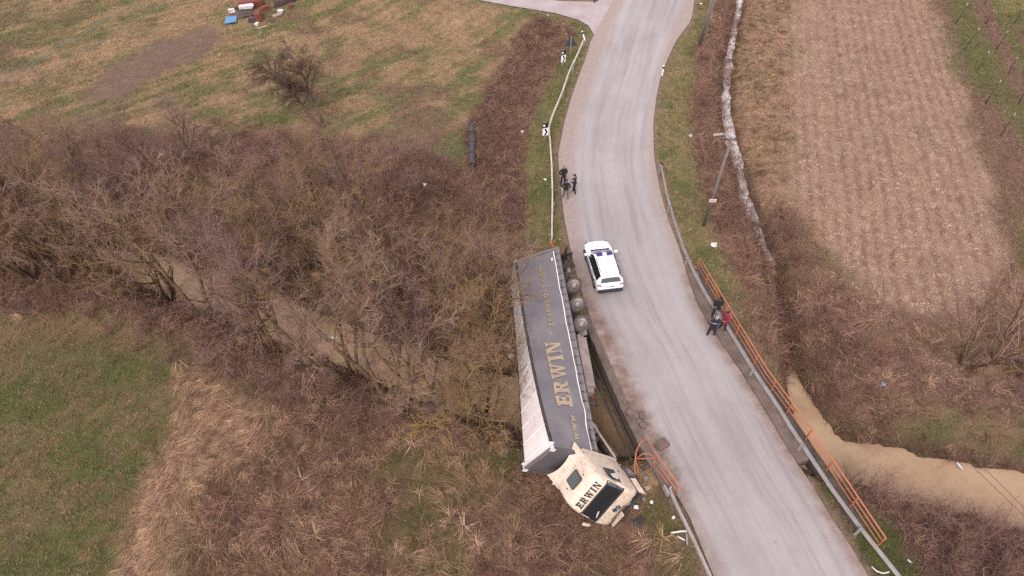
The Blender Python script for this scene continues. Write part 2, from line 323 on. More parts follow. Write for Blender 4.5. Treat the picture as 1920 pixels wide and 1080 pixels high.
gx, gy = axis(-62, 64, .34, 2600), axis(5, 84, .34, 2600)
X, Y = np.meshgrid(gx, gy); Zt = height(X, Y)
gc, GW, _, _ = ground_col(X, Y, Zt)
n_, m_ = len(gx), len(gy); idx = np.arange(n_ * m_).reshape(m_, n_)
quads = np.stack([idx[:-1, :-1], idx[:-1, 1:], idx[1:, 1:], idx[1:, :-1]], -1).reshape(-1, 4)
me = mesh_np('ground', np.stack([X, Y, Zt], -1), quads, True)
at = me.color_attributes.new('col', 'FLOAT_COLOR', 'POINT'); at.data.foreach_set('color', np.concatenate([gc, np.ones(gc.shape[:2] + (1,))], -1).astype(np.float32).ravel())
m_ground, nt, b = mat_new('earth_and_turf'); v = coord(nt)
ca = nd(nt, 'ShaderNodeAttribute', attribute_name='col').outputs['Color']
f1 = noise(nt, 9, 5, .7, v); f2 = noise(nt, 38, 4, .7, v)
c = mixc(nt, 1.0, ca, ramp(nt, f1, [(.28, .55), (.5, .95), (.75, 1.5)]), 'MULTIPLY'); c = mixc(nt, 1.0, c, ramp(nt, f2, [(.3, .6), (.52, 1.0), (.74, 1.45)]), 'MULTIPLY')
nt.links.new(c, b.inputs['Base Color']); b.inputs['Roughness'].default_value = 1.0; b.inputs['Specular IOR Level'].default_value = 0.1
bump(nt, b, f1, .7, .12)
tag(obj('ground', me, m_ground), kind='structure')
def gz(x, y):                                     # height of the built ground sheet
    i = int(np.clip(np.searchsorted(gx, x) - 1, 0, len(gx) - 2)); j = int(np.clip(np.searchsorted(gy, y) - 1, 0, len(gy) - 2))
    u = (x - gx[i]) / (gx[i + 1] - gx[i]); w = (y - gy[j]) / (gy[j + 1] - gy[j])
    return float((Zt[j, i] * (1 - u) + Zt[j, i + 1] * u) * (1 - w) + (Zt[j + 1, i] * (1 - u) + Zt[j + 1, i + 1] * u) * w)
# ------------------------------------------------------------------ road
n = len(ROADW); acr = 22; vv, ed = [], []
for r in ROADW:
    for j in range(acr + 1):
        t = j / acr; p = r[0].lerp(r[3], t); w = (r[3] - r[0]).length; q = t * w
        vv.append((p.x, p.y, 0.012 * math.sin(t * math.pi))); px_, py_ = pix(p.x, p.y, 0.0); mud = float(np.exp(-(q / 1.1) ** 2) * sstep(540, 620, py_) * sstep(960, 860, py_) + np.exp(-((w - q) / .5) ** 2) * sstep(480, 560, py_) * .8 + np.exp(-(q / .7) ** 2) * sstep(430, 520, py_) * .5)
        ed.append((min(q - (r[1] - r[0]).length, (r[2] - r[0]).length - q), q - (r[1] - r[0]).length, min(mud, 1.0), 1))
idr = np.arange(n * (acr + 1)).reshape(n, acr + 1)
me = mesh_np('road', np.array(vv), np.stack([idr[:-1, :-1], idr[1:, :-1], idr[1:, 1:], idr[:-1, 1:]], -1).reshape(-1, 4), True)
at = me.color_attributes.new('edge', 'FLOAT_COLOR', 'POINT'); at.data.foreach_set('color', np.array(ed, np.float32).ravel())
m_road, nt, b = mat_new('worn_asphalt'); v = coord(nt)
sp = nd(nt, 'ShaderNodeSeparateColor'); nt.links.new(nd(nt, 'ShaderNodeAttribute', attribute_name='edge').outputs['Color'], sp.inputs['Color'])
def madd(nt, a, k, bb):
    m = nt.nodes.new('ShaderNodeMath'); m.operation = 'MULTIPLY_ADD'; nt.links.new(a, m.inputs[0]); m.inputs[1].default_value = k
    if isinstance(bb, (int, float)): m.inputs[2].default_value = bb
    else: nt.links.new(bb, m.inputs[2])
    return m.outputs[0]
big, mid, fin = noise(nt, .22, 4, .6, v), noise(nt, 1.6, 5, .65, v), noise(nt, 26, 4, .8, v)
asph = ramp(nt, big, [(.3, c4(190, 178, 176)), (.55, c4(203, 192, 190)), (.75, c4(211, 200, 198))])
wm = nd(nt, 'ShaderNodeMath', operation='SINE'); nt.links.new(madd(nt, sp.outputs['Green'], 2.9, -.8), wm.inputs[0])   # polished wheel tracks
asph = mixc(nt, mapr(nt, wm.outputs[0], .2, 1, 0, .20), asph, c4(222, 212, 210))
cx = nd(nt, 'ShaderNodeCombineXYZ'); sx_ = nd(nt, 'ShaderNodeSeparateXYZ'); nt.links.new(v, sx_.inputs[0]); nt.links.new(sp.outputs['Green'], cx.inputs['X']); nt.links.new(madd(nt, sx_.outputs['Y'], .045, 0.0), cx.inputs['Y'])
strk = noise(nt, 2.1, 4, .62, cx.outputs[0]); asph = mixc(nt, mapr(nt, strk, .50, .66, 0, .5), asph, c4(172, 155, 153)); asph = mixc(nt, mapr(nt, strk, .46, .30, 0, .28), asph, c4(222, 211, 209))
asph = mixc(nt, mapr(nt, mid, .56, .72, 0, .30), asph, c4(172, 155, 155)); asph = mixc(nt, mapr(nt, noise(nt, .9, 3, .5, v), .70, .76, 0, .35), asph, c4(150, 134, 132))
asph = mixc(nt, 1.0, asph, ramp(nt, fin, [(.3, .84), (.5, 1.0), (.72, 1.14)]), 'MULTIPLY')
grav = ramp(nt, noise(nt, 3.0, 5, .7, v), [(.3, c4(182, 158, 148)), (.52, c4(200, 178, 168)), (.75, c4(210, 190, 182))])
grav = mixc(nt, 1.0, grav, ramp(nt, fin, [(.28, .78), (.5, 1.0), (.72, 1.2)]), 'MULTIPLY')
edge = madd(nt, mid, 1.1, madd(nt, sp.outputs['Red'], 1.0, -.45))
dust = mixc(nt, mapr(nt, edge, .5, -.15, 0, 1), asph, grav)
mudn = nd(nt, 'ShaderNodeMath', operation='MULTIPLY'); nt.links.new(sp.outputs['Blue'], mudn.inputs[0]); nt.links.new(mapr(nt, noise(nt, 1.1, 5, .7, v), .35, .62), mudn.inputs[1])
dust = mixc(nt, mudn.outputs[0], dust, ramp(nt, fin, [(.3, c4(128, 100, 86)), (.7, c4(168, 138, 122))]))
nt.links.new(dust, b.inputs['Base Color']); b.inputs['Roughness'].default_value = .92; b.inputs['Specular IOR Level'].default_value = .25; bump(nt, b, fin, .35, .02)
tag(obj('road', me, m_road), kind='structure')
mb = MB(); mb.add([(x, y, -.012) for x, y in side_poly], [tuple(range(len(side_poly)))])
m_grav, nt, b = mat_new('gravel_track'); v = coord(nt)
g1 = ramp(nt, noise(nt, .5, 5, .6, v), [(.3, c4(196, 172, 166)), (.55, c4(214, 196, 194)), (.75, c4(222, 206, 205))]); g1 = mixc(nt, 1.0, g1, ramp(nt, noise(nt, 18, 4, .8, v), [(.3, .75), (.5, 1.0), (.7, 1.2)]), 'MULTIPLY')
nt.links.new(g1, b.inputs['Base Color']); b.inputs['Roughness'].default_value = .95
so = mb.build('side_road', m_grav); bm = bmesh.new(); bm.from_mesh(so.data); bmesh.ops.triangulate(bm, faces=bm.faces); bm.to_mesh(so.data); bm.free()
so.data.update(); tag(so, kind='structure')
if so.data.polygons[0].normal.z < 0: so.data.flip_normals()
# ------------------------------------------------------------------ water
def strip(name, pts, mat, extra=.5, sub=5):
    P2 = []
    for i in range(len(pts) - 1):
        for k in range(sub): t = k / sub; P2.append([pts[i][0].lerp(pts[i + 1][0], t), pts[i][1] * (1 - t) + pts[i + 1][1] * t])
    P2.append(list(pts[-1])); vv = []
    for i, (p, w) in enumerate(P2):
        t = (P2[min(i + 2, len(P2) - 1)][0] - P2[max(i - 2, 0)][0]); s = Vector((-t.y, t.x, 0)).normalized()
        vv += [p + s * (w + extra) * q for q in (-1, -.33, .33, 1)]
    k = np.arange(len(P2) * 4).reshape(-1, 4)
    me = mesh_np(name, np.array([tuple(q) for q in vv]), np.stack([k[:-1, :-1], k[:-1, 1:], k[1:, 1:], k[1:, :-1]], -1).reshape(-1, 4), True)
    if me.polygons[0].normal.z < 0: me.flip_normals()
    return tag(obj(name, me, mat), kind='structure')
def water_mat(name, a, bcol, rough, bs):
    m, nt, b = mat_new(name); v = coord(nt); sc = nd(nt, 'ShaderNodeMapping'); sc.inputs['Scale'].default_value = (.5, 1.3, 1); nt.links.new(v, sc.inputs['Vector'])
    c = ramp(nt, noise(nt, .55, 4, .6, sc.outputs['Vector']), [(.32, a), (.68, bcol)]); nt.links.new(c, b.inputs['Base Color'])
    c2 = mixc(nt, mapr(nt, noise(nt, .8, 2, .5, v), .50, .72, 0, .5), c, tuple(q * .78 for q in a[:3]) + (1,)); nt.links.new(c2, b.inputs['Base Color'])
    b.inputs['Roughness'].default_value = rough; b.inputs['IOR'].default_value = 1.33; bump(nt, b, noise(nt, 2.2, 2, .5, sc.outputs['Vector']), bs, .02); return m
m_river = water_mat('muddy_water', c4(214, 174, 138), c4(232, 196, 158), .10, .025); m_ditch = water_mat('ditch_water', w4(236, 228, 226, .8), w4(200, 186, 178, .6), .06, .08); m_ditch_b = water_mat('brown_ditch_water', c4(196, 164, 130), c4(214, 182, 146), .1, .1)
strip('river', [(p, q[3]) for p, q in zip(riv_w, RIV)], m_river, 1.3)
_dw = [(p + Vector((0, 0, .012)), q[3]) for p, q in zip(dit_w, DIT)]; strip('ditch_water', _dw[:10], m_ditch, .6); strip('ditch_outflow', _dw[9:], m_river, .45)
# ------------------------------------------------------------------ low vegetation: one instanced object for each uncountable kind
PROTO = bpy.data.collections.new('tuft_shapes')                # not linked: only a source of shapes
def ribbon(pts, w, ang):
    s = Vector((math.cos(ang), math.sin(ang), 0)); n = len(pts); v = []
    for i, p in enumerate(pts): k = w * (1 - .8 * i / (n - 1)) / 2; v += [p - s * k, p + s * k]
    return v, [(2 * i, 2 * i + 1, 2 * i + 3, 2 * i + 2) for i in range(n - 1)]
def blades(rng, nb, rad, ln, w, lean, droop, seg=3, rise=1.0, base=(0, 0)):
    mb = MB()
    for _ in range(nb):
        a, r = rng.uniform(0, 2 * math.pi), rad * math.sqrt(rng.random()); p = Vector((math.cos(a) * r, math.sin(a) * r, -.02))
        d = rng.uniform(0, 2 * math.pi); L = ln * rng.uniform(.55, 1.25); l = lean * rng.uniform(.3, 1.3)
        dv = Vector((math.cos(d) * l, math.sin(d) * l, rise)).normalized(); pts = [p]
        for k in range(seg): p = p + dv * L / seg; pts.append(p); dv = (dv + Vector((math.cos(d), math.sin(d), 0)) * .15 * droop - Vector((0, 0, droop * .45))).normalized()
        mb.add(*ribbon(pts, w * rng.uniform(.7, 1.3), d + math.pi / 2 + rng.uniform(-.5, .5)))
    return mb
def swathe(rng, nb, rad, ln, w):                               # long stems all laid one way
    mb = MB()
    for _ in range(nb):
        a, r = rng.uniform(0, 6.28), rad * math.sqrt(rng.random()); p = Vector((math.cos(a) * r, math.sin(a) * r, -.02)); d = rng.gauss(0, .38); L = ln * rng.uniform(.5, 1.2); dv = Vector((math.cos(d), math.sin(d), rng.uniform(.5, 1.1))).normalized(); pts = [p]
        for k in range(6): p = p + dv * L / 6; p.z = max(p.z, .02); pts.append(p); dv = (dv + Vector((math.cos(d) * .12, math.sin(d) * .12 + rng.uniform(-.08, .08), -.34))).normalized()
        mb.add(*ribbon(pts, w * rng.uniform(.6, 1.4), d + math.pi / 2 + rng.uniform(-.3, .3)))
    return mb
def canes(rng, nb, rad, ln, r0, seg=5, droop=.5):               # arching stems with short side shoots, three-sided
    mb = MB()
    for _ in range(nb):
        a, r = rng.uniform(0, 2 * math.pi), rad * math.sqrt(rng.random()); p = Vector((math.cos(a) * r, math.sin(a) * r, -.05))
        d = rng.uniform(0, 2 * math.pi); L = ln * rng.uniform(.5, 1.2); dv = Vector((math.cos(d) * .6, math.sin(d) * .6, rng.uniform(.5, 1.3))).normalized(); pts = [p]
        for k in range(seg):
            p = p + dv * L / seg; pts.append(p); dv = (dv + Vector((rng.uniform(-.35, .35), rng.uniform(-.35, .35), rng.uniform(-.3, .1) - droop * .35))).normalized()
            if k > 0 and rng.random() < .75:
                e = Vector((rng.uniform(-1, 1), rng.uniform(-1, 1), rng.uniform(-.2, .8))).normalized(); q = p + e * L * .16; mb.tube([p, q, q + (e + Vector((rng.uniform(-.5, .5), rng.uniform(-.5, .5), .1))) * L * .12], [r0 * .6, r0 * .45, r0 * .2], 3, False)
        mb.tube(pts, [r0 * (1 - .75 * i / seg) for i in range(seg + 1)], 3, False)
    return mb
def bits(rng, nb, rad, ln, w):                                 # broken leaves and stalks lying on the ground
    mb = MB()
    for _ in range(nb):
        a, r = rng.uniform(0, 2 * math.pi), rad * math.sqrt(rng.random()); d = rng.uniform(0, 2 * math.pi); L = ln * rng.uniform(.4, 1.4); ww = w * rng.uniform(.5, 1.5)
        z = rng.uniform(.0, .03); p = Vector((math.cos(a) * r, math.sin(a) * r, z)); pts = []; dv = Vector((math.cos(d), math.sin(d), rng.uniform(0, .5)))
        for k in range(4): pts.append(p); p = p + dv * L / 3; dv = (dv + Vector((rng.uniform(-.4, .4), rng.uniform(-.4, .4), -.3))).normalized(); p.z = max(p.z, .004)
        s = Vector((-math.sin(d), math.cos(d), rng.uniform(-.4, .4))); v = []
        for i, q in enumerate(pts): k = ww * (1 - .6 * abs(i - 1.3) / 2) / 2; v += [q - s * k, q + s * k]
        mb.add(v, [(2 * i, 2 * i + 1, 2 * i + 3, 2 * i + 2) for i in range(3)])
    return mb
def veg_mat(name, var=.8, rough=.9):
    m, nt, b = mat_new(name); a = nd(nt, 'ShaderNodeAttribute', attribute_name='tone', attribute_type='INSTANCER').outputs['Color']
    g = nd(nt, 'ShaderNodeNewGeometry').outputs['Random Per Island']
    c = mixc(nt, 1.0, a, ramp(nt, g, [(0, 1 - var * .55), (.5, 1.0), (1, 1 + var)]), 'MULTIPLY'); nt.links.new(c, b.inputs['Base Color'])
    b.inputs['Roughness'].default_value = rough; b.inputs['Specular IOR Level'].default_value = .15; return m
m_veg = veg_mat('dry_and_green_stems', .75); m_bits = veg_mat('straw_bits', .7); m_cane = veg_mat('brown_canes', .7)
def protos(key, fn, k, mat):
    c = bpy.data.collections.new(key)
    for i in range(k):
        me = fn(random.Random(hash(key) % 1 + 17 * i + len(key))).mesh(key); me.materials.append(mat); c.objects.link(bpy.data.objects.new(key + '_shape', me))
    return c
def scatter(name, label, cat, pts, tone, scale, rot, coll):
    me = bpy.data.meshes.new(name); n = len(pts); me.vertices.add(n); me.vertices.foreach_set('co', np.asarray(pts, np.float32).ravel())
    a = me.attributes.new('tone', 'FLOAT_COLOR', 'POINT'); a.data.foreach_set('color', np.concatenate([tone, np.ones((n, 1))], 1).astype(np.float32).ravel())
    a = me.attributes.new('size', 'FLOAT', 'POINT'); a.data.foreach_set('value', np.asarray(scale, np.float32))
    a = me.attributes.new('turn', 'FLOAT_VECTOR', 'POINT'); a.data.foreach_set('vector', np.asarray(rot, np.float32).ravel())
    o = obj(name, me); tag(o, label, cat, None, 'stuff')
    ng = bpy.data.node_groups.new(name, 'GeometryNodeTree'); ng.interface.new_socket('Geometry', in_out='INPUT', socket_type='NodeSocketGeometry'); ng.interface.new_socket('Geometry', in_out='OUTPUT', socket_type='NodeSocketGeometry')
    N = ng.nodes; gi, go = N.new('NodeGroupInput'), N.new('NodeGroupOutput'); ip = N.new('GeometryNodeInstanceOnPoints'); ci = N.new('GeometryNodeCollectionInfo')
    ci.inputs['Collection'].default_value = coll; ci.inputs['Separate Children'].default_value = True; ci.inputs['Reset Children'].default_value = True; ip.inputs['Pick Instance'].default_value = True
    rv = N.new('FunctionNodeRandomValue'); rv.data_type = 'INT'; rv.inputs['Min'].default_value = 0; rv.inputs['Max'].default_value = len(coll.objects) - 1
    sz = N.new('GeometryNodeInputNamedAttribute'); sz.data_type = 'FLOAT'; sz.inputs['Name'].default_value = 'size'
    tn = N.new('GeometryNodeInputNamedAttribute'); tn.data_type = 'FLOAT_VECTOR'; tn.inputs['Name'].default_value = 'turn'
    er = N.new('FunctionNodeEulerToRotation'); L = ng.links.new
    L(gi.outputs[0], ip.inputs['Points']); L(ci.outputs[0], ip.inputs['Instance']); L([q for q in rv.outputs if q.type == 'INT'][0], ip.inputs['Instance Index'])
    L(tn.outputs[0], er.inputs[0]); L(er.outputs[0], ip.inputs['Rotation']); L(sz.outputs[0], ip.inputs['Scale']); L(ip.outputs[0], go.inputs[0])
    md = o.modifiers.new('instances', 'NODES'); md.node_group = ng
    return o
# sample points over the visible ground
def sample(density, ylo=5, yhi=74):
    n = int(density * 124 * (yhi - ylo)); x, y = RNG.uniform(-62, 62, n), RNG.uniform(ylo, yhi, n); z = height(x, y); px, py = pix(x, y, z)
    k = (px > -260) & (px < 2180) & (py > -110) & (py < 1300); x, y, z = x[k], y[k], z[k]
    dr = np.maximum(poly_sd(road_poly, x, y), poly_sd(side_poly, x, y)); rd = -dr
    dw = line_d(riv_w, [(p[3], 0) for p in RIV], x, y); wet = dw[0] - dw[1]; dd = line_d(dit_w, [(p[3], 0) for p in DIT], x, y); wet = np.minimum(wet, dd[0] - dd[1])
    k = (rd > .08) & (z > -3.02); x, y, z, rd, wet = x[k], y[k], z[k], rd[k], wet[k]
    c, W, px, py = ground_col(x, y, z); return x, y, z, c, W, px, py, rd, wet
def emit(name, label, cat, S, dens, coll, smin, smax, tilt=.2, tint=1.0, tones=None, tmix=0.0, yaw=None):
    x, y, z, c, W, px, py, rd, wet = S; k = RNG.random(len(x)) < np.clip(dens, 0, 1); n = int(k.sum())
    t = c[k] * tint
    if tones is not None: t = t * (1 - tmix) + (np.asarray(tones) * np.array([1.20, 1.12, 1.08]))[RNG.integers(0, len(tones), n)] * tmix
    t = t * RNG.uniform(.68, 1.38, (n, 1)); ry = RNG.uniform(0, 6.28, n) if yaw is None else (yaw[k] if hasattr(yaw, 'shape') else yaw) + RNG.normal(0, .3, n)
    scatter(name, label, cat, np.stack([x[k], y[k], z[k]], 1), t, RNG.uniform(smin, smax, n), np.stack([RNG.normal(0, tilt, n), RNG.normal(0, tilt, n), ry], 1), coll)
S = sample(26.0); x, y, z, c, W, px, py, rd, wet = S
rough_zone = np.clip(W['thicket'] + W['bramble_l'] + W['bramble_r'] + W['purple_r'] + W['dry_bm'] + W['bank_r'] * .6, 0, 1)
clump = fbm(x * .9, y * .9, 71)
g_short = protos('grass_tuft', lambda r: blades(r, 16, .2, .17, .02, 1.0, .6, 2), 6, m_veg)
d_mead = (1 - rough_zone * .72) * (1 - W['stubble'] * .96) * (1 - W['soil'] * .95) * (1 - W['reeds'] * .5) * sstep(.1, .5, rd) * (.55 + .6 * clump)
emit('meadow_grass', 'short winter grass, green and straw coloured, over the meadows and verges', 'grass', S, d_mead, g_short, .7, 1.35, .2, 1.25)
g_long = protos('reed_tuft', lambda r: swathe(r, 22, .22, 1.15, .021), 6, m_veg); yaw_f = fbm(x * .22, y * .22, 81, 3) * 9.0 + np.where(W['reeds'] > .4, 0, 0); yaw_f = np.where(W['reeds'] > .3, -2.0 + (fbm(x * .3, y * .3, 82) - .5) * 2.2, yaw_f); yaw_f = np.where(W['drygrass'] > .3, 3.4 + (fbm(x * .3, y * .3, 83) - .5) * 2.5, yaw_f)
d_reed = np.clip(W['reeds'] * .50 + W['drygrass'] * .22 + W['dry_bm'] * .26 * sstep(.42, .58, fbm(x * .35, y * .35, 84)) + W['bramble_r'] * .05 + W['bank_r'] * .035 + W['bramble_l'] * .13 + W['thicket'] * .04 + W['verge_bl'] * .10, 0, 1) * sstep(.7, 1.4, rd) * sstep(.2, .9, wet)
emit('reed_grass', 'long bent straw coloured dry grass lying in swathes', 'dry grass', S, d_reed * .8, g_long, .45, 1.1, .22, 1.1, [alb(204, 168, 136), alb(184, 150, 122), alb(170, 134, 108)], .7, yaw_f)
g_tus = protos('tussock', lambda r: blades(r, 34, .14, .85, .02, .8, .6, 5), 3, m_veg)
emit('straw_tussocks', 'pale straw tussocks standing out of the rough dry ground', 'dry grass', S, np.clip(W['dry_bm'] + W['verge_bl'] * .6 + W['bank_r'] * .2, 0, 1) * sstep(1., 2., rd) * .012, g_tus, .5, 1.0, .2, 1.0, [alb(214, 178, 150), alb(226, 186, 164), alb(200, 168, 130)], .95)
g_cane = protos('bramble_clump', lambda r: canes(r, 8, .3, 1.0, .011), 6, m_cane)
d_br = np.clip(W['thicket'] * .42 + W['bramble_l'] * .62 + W['bramble_r'] * .62 + W['purple_r'] * .60 + W['dry_bm'] * .40 * (1 - W['green_bm'] * .8) + W['bank_r'] * (.10 + .5 * sstep(4.2, 1.4, wet)) * (1 - W['green_r'] * .9), 0, 1) * (.45 + .8 * clump) * sstep(.9, 1.8, rd) * (1 - W['reeds'])
emit('bramble_thicket', 'tangle of bare brown and purple bramble stems along banks and ditches', 'brambles', S, d_br * .62, g_cane, .5, 1.25, .25, 1.1, [alb(166, 126, 112), alb(140, 106, 100), alb(188, 152, 128), alb(154, 114, 100), alb(196, 164, 134), alb(128, 100, 92), alb(160, 136, 112)], .85)
g_bits = protos('stubble_bits', lambda r: bits(r, 9, .34, .20, .018), 6, m_bits)
d_st = np.clip(W['stubble'] * 1.0 + W['bank_r'] * .42 * sstep(660, 560, py) * sstep(1480, 1600, px) + .9 * sstep(70, 30, np.hypot(px - 1775, (py - 722) * 1.1)), 0, 1)
emit('corn_stubble', 'pale shredded corn stalks and leaves strewn over the brown field', 'crop stubble', S, d_st * .42, g_bits, .6, 1.25, .05, 1.0, [alb(206, 174, 150), alb(190, 156, 136), alb(220, 196, 170), alb(170, 138, 120)], .85)
g_leaf = protos('leaf_bits', lambda r: bits(r, 12, .26, .07, .05), 4, m_bits)
emit('leaf_litter', 'fallen brown leaves on the thicket floor and river banks', 'leaves', S, np.clip(W['thicket'] + W['bank_r'] * .5 + W['dry_bm'] * .4, 0, 1) * .22, g_leaf, .6, 1.3, .1, 1.0, [alb(140, 104, 84), alb(112, 82, 66), alb(156, 122, 100)], .8)
# ------------------------------------------------------------------ bare trees and shrubs
def unit(a): return a / np.maximum(np.linalg.norm(a, axis=-1, keepdims=True), 1e-9)
def grow(rng, p0, d0, L, n, wob, trop):                        # polylines [N,n,3]
    N = len(p0); pts = np.zeros((N, n, 3)); pts[:, 0] = p0; d = d0.copy(); st = (L / (n - 1))[:, None]
    for k in range(1, n):
        pts[:, k] = pts[:, k - 1] + d * st; d = unit(d + rng.normal(0, wob, (N, 3)) + np.array([0, 0, trop]))
    return pts
def kids(rng, pts, rad, per, t0, t1, ang, lf, n, wob, trop, rf, rmin=.004, jitter=.35):
    N, m, _ = pts.shape; pi = np.repeat(np.arange(N), per); M = len(pi); t = np.tile(np.linspace(t0, t1, per), N) + rng.normal(0, .04, M); t = np.clip(t, .05, 1.0) * (m - 1)
    i = np.minimum(t.astype(int), m - 2); f = (t - i)[:, None]; p = pts[pi, i] * (1 - f) + pts[pi, i + 1] * f; tan = unit(pts[pi, i + 1] - pts[pi, i])
    r = rad[pi, i] * (1 - f[:, 0]) + rad[pi, i + 1] * f[:, 0]; q = unit(np.cross(tan, rng.normal(0, 1, (M, 3)))); a = ang + rng.normal(0, .22, M)
    d = unit(tan * np.cos(a)[:, None] + q * np.sin(a)[:, None]); PL = np.linalg.norm(pts[:, -1] - pts[:, 0], axis=1)[pi]
    L = PL * lf * (1.15 - .55 * t / (m - 1)) * rng.uniform(1 - jitter, 1 + jitter, M); c = grow(rng, p, d, L, n, wob, trop)
    r0 = np.maximum(r * rf, rmin); return c, r0[:, None] * np.linspace(1, .35, n)[None, :]
def tubes(pts, rad, k):
    N, n, _ = pts.shape; tan = np.zeros_like(pts); tan[:, 1:-1] = pts[:, 2:] - pts[:, :-2]; tan[:, 0] = pts[:, 1] - pts[:, 0]; tan[:, -1] = pts[:, -1] - pts[:, -2]; tan = unit(tan)
    ref = np.where(np.abs(tan[..., 2:3]) > .9, np.array([1., 0, 0]), np.array([0, 0, 1.])); u = unit(np.cross(tan, ref)); w = np.cross(tan, u)
    a = np.arange(k) * 2 * math.pi / k; v = pts[:, :, None] + (u[:, :, None] * np.cos(a)[None, None, :, None] + w[:, :, None] * np.sin(a)[None, None, :, None]) * rad[:, :, None, None]
    idx = np.arange(N * n * k).reshape(N, n, k); nx = np.roll(idx, -1, 2)
    f = np.stack([idx[:, :-1], nx[:, :-1], nx[:, 1:], idx[:, 1:]], -1).reshape(-1, 4); return v.reshape(-1, 3), f
def join(parts):
    vs_, fs, o = [], [], 0
    for v, f in parts: vs_.append(v); fs.append(f + o); o += len(v)
    return np.concatenate(vs_), np.concatenate(fs)
def bark(name, dark, light, lichen, lam, sc=2.0):
    dark, light, lichen = [tuple(q * k for q, k in zip(t_, (1.26, 1.16, 1.12))) + (1.0,) for t_ in (dark[:3], light[:3], lichen[:3])]
    m, nt, b = mat_new(name); v = coord(nt); c = ramp(nt, noise(nt, sc, 4, .65, v), [(.3, dark), (.7, light)])
    up = nd(nt, 'ShaderNodeSeparateXYZ'); nt.links.new(nd(nt, 'ShaderNodeNewGeometry').outputs['Normal'], up.inputs[0])
    g = nd(nt, 'ShaderNodeMath', operation='MULTIPLY'); nt.links.new(mapr(nt, up.outputs['Z'], -.2, .7), g.inputs[0]); nt.links.new(mapr(nt, noise(nt, .7, 4, .6, v), .46, .6, 0, lam), g.inputs[1])
    c = mixc(nt, g.outputs[0], c, lichen); nt.links.new(c, b.inputs['Base Color']); b.inputs['Roughness'].default_value = .95; b.inputs['Specular IOR Level'].default_value = .12; return m
m_bark = bark('bark', c4(84, 68, 56), c4(130, 108, 86), c4(166, 146, 78), .6); m_twig = bark('twigs', c4(150, 122, 112), c4(192, 164, 150), c4(196, 166, 96), .45, 1.1)
m_twig_r = bark('red_brown_twigs', c4(156, 122, 114), c4(188, 156, 144), c4(180, 154, 110), .3, 1.1); m_bark_r = bark('shrub_bark', c4(112, 86, 76), c4(152, 122, 106), c4(160, 138, 90), .3)
TW = [m_twig, bark('purple_grey_twigs', c4(140, 112, 108), c4(176, 148, 142), c4(170, 146, 96), .25, 1.1), bark('olive_twigs', c4(140, 116, 92), c4(182, 154, 122), c4(196, 164, 88), .5, 1.1)]
def tree_mesh(seed, H, stems, lean, n1=9, n2=8, n3=7, n4=6, spread=.72, trop=.10, curve=.09, r0=.19):
    rng = np.random.default_rng(seed); a = np.arange(stems) * 6.283 / stems + rng.uniform(0, 6.28); q = rng.uniform(.4, 1.2, stems) * lean
    d = unit(np.stack([np.cos(a) * q, np.sin(a) * q, np.ones(stems)], 1)); p = np.stack([np.cos(a) * .18, np.sin(a) * .18, -.4 * np.ones(stems)], 1) * (1 if stems > 1 else 0.01)
    p[:, 2] = -.4; L0 = grow(rng, p, d, H * rng.uniform(.75, 1.05, stems), 10, curve, .02); R0 = (r0 * rng.uniform(.7, 1.1, stems))[:, None] * np.linspace(1, .18, 10)[None]
    L1, R1 = kids(rng, L0, R0, n1, .48, .98, spread, .48, 7, .15, trop, .62); L2, R2 = kids(rng, L1, R1, n2, .2, 1.0, .75, .48, 5, .2, trop * .7, .6, .013)
    L3, R3 = kids(rng, L2, R2, n3, .15, 1.0, .7, .55, 4, .22, trop * .5, .62, .0085); L4, R4 = kids(rng, L3, R3, max(3, n4 - 1), .2, 1.0, .65, .62, 3, .22, .05, .7, .005)
    t = join([tubes(L0, R0, 7), tubes(L1, R1, 5)]); c = join([tubes(L2, R2, 4), tubes(L3, R3, 3), tubes(L4, R4, 3)])
    return mesh_np('trunk', *t, True), mesh_np('crown', *c, True)
def shrub_mesh(seed, H, stems, spread=.55, n1=7, n2=5, n3=0):
    rng = np.random.default_rng(seed); a = rng.uniform(0, 6.28, stems); q = rng.uniform(.05, 1, stems) * spread; rr = rng.uniform(0, .35, stems)
    d = unit(np.stack([np.cos(a) * q, np.sin(a) * q, np.ones(stems)], 1)); p = np.stack([np.cos(a) * rr, np.sin(a) * rr, -.2 * np.ones(stems)], 1)
    L0 = grow(rng, p, d, H * rng.uniform(.5, 1.1, stems), 7, .1, .0); R0 = (.022 * rng.uniform(.6, 1.3, stems))[:, None] * np.linspace(1, .3, 7)[None]
    L1, R1 = kids(rng, L0, R0, n1, .25, 1.0, .6, .4, 4, .18, .04, .6, .006); L2, R2 = kids(rng, L1, R1, n2, .2, 1., .6, .55, 3, .2, .03, .7, .005)
    return mesh_np('stems', *tubes(L0, R0, 4), True), mesh_np('twigs', *join([tubes(L1, R1, 3), tubes(L2, R2, 3)]), True)
BIG = [tree_mesh(11, 9.6, 4, .40, 8, 7, 7, 5), tree_mesh(12, 10.2, 3, .36, 9, 8, 7, 5), tree_mesh(13, 8.6, 5, .55, 7, 6, 7, 5), tree_mesh(14, 9.8, 3, .34, 10, 8, 7, 5, r0=.22), tree_mesh(15, 8.0, 5, .5, 8, 7, 7, 5)]
for a_, b_ in BIG: a_.materials.append(m_bark); b_.materials.append(m_twig)
LICH = tree_mesh(16, 7.4, 4, .75, 6, 5, 5, 5, .9, -.035, .11, .17); LICH[0].materials.append(bark('lichen_bark', c4(96, 80, 60), c4(142, 120, 84), c4(206, 170, 70), .9, 1.5)); LICH[1].materials.append(bark('lichen_twigs', c4(150, 126, 98), c4(190, 162, 130), c4(206, 172, 84), .7, 1.1))
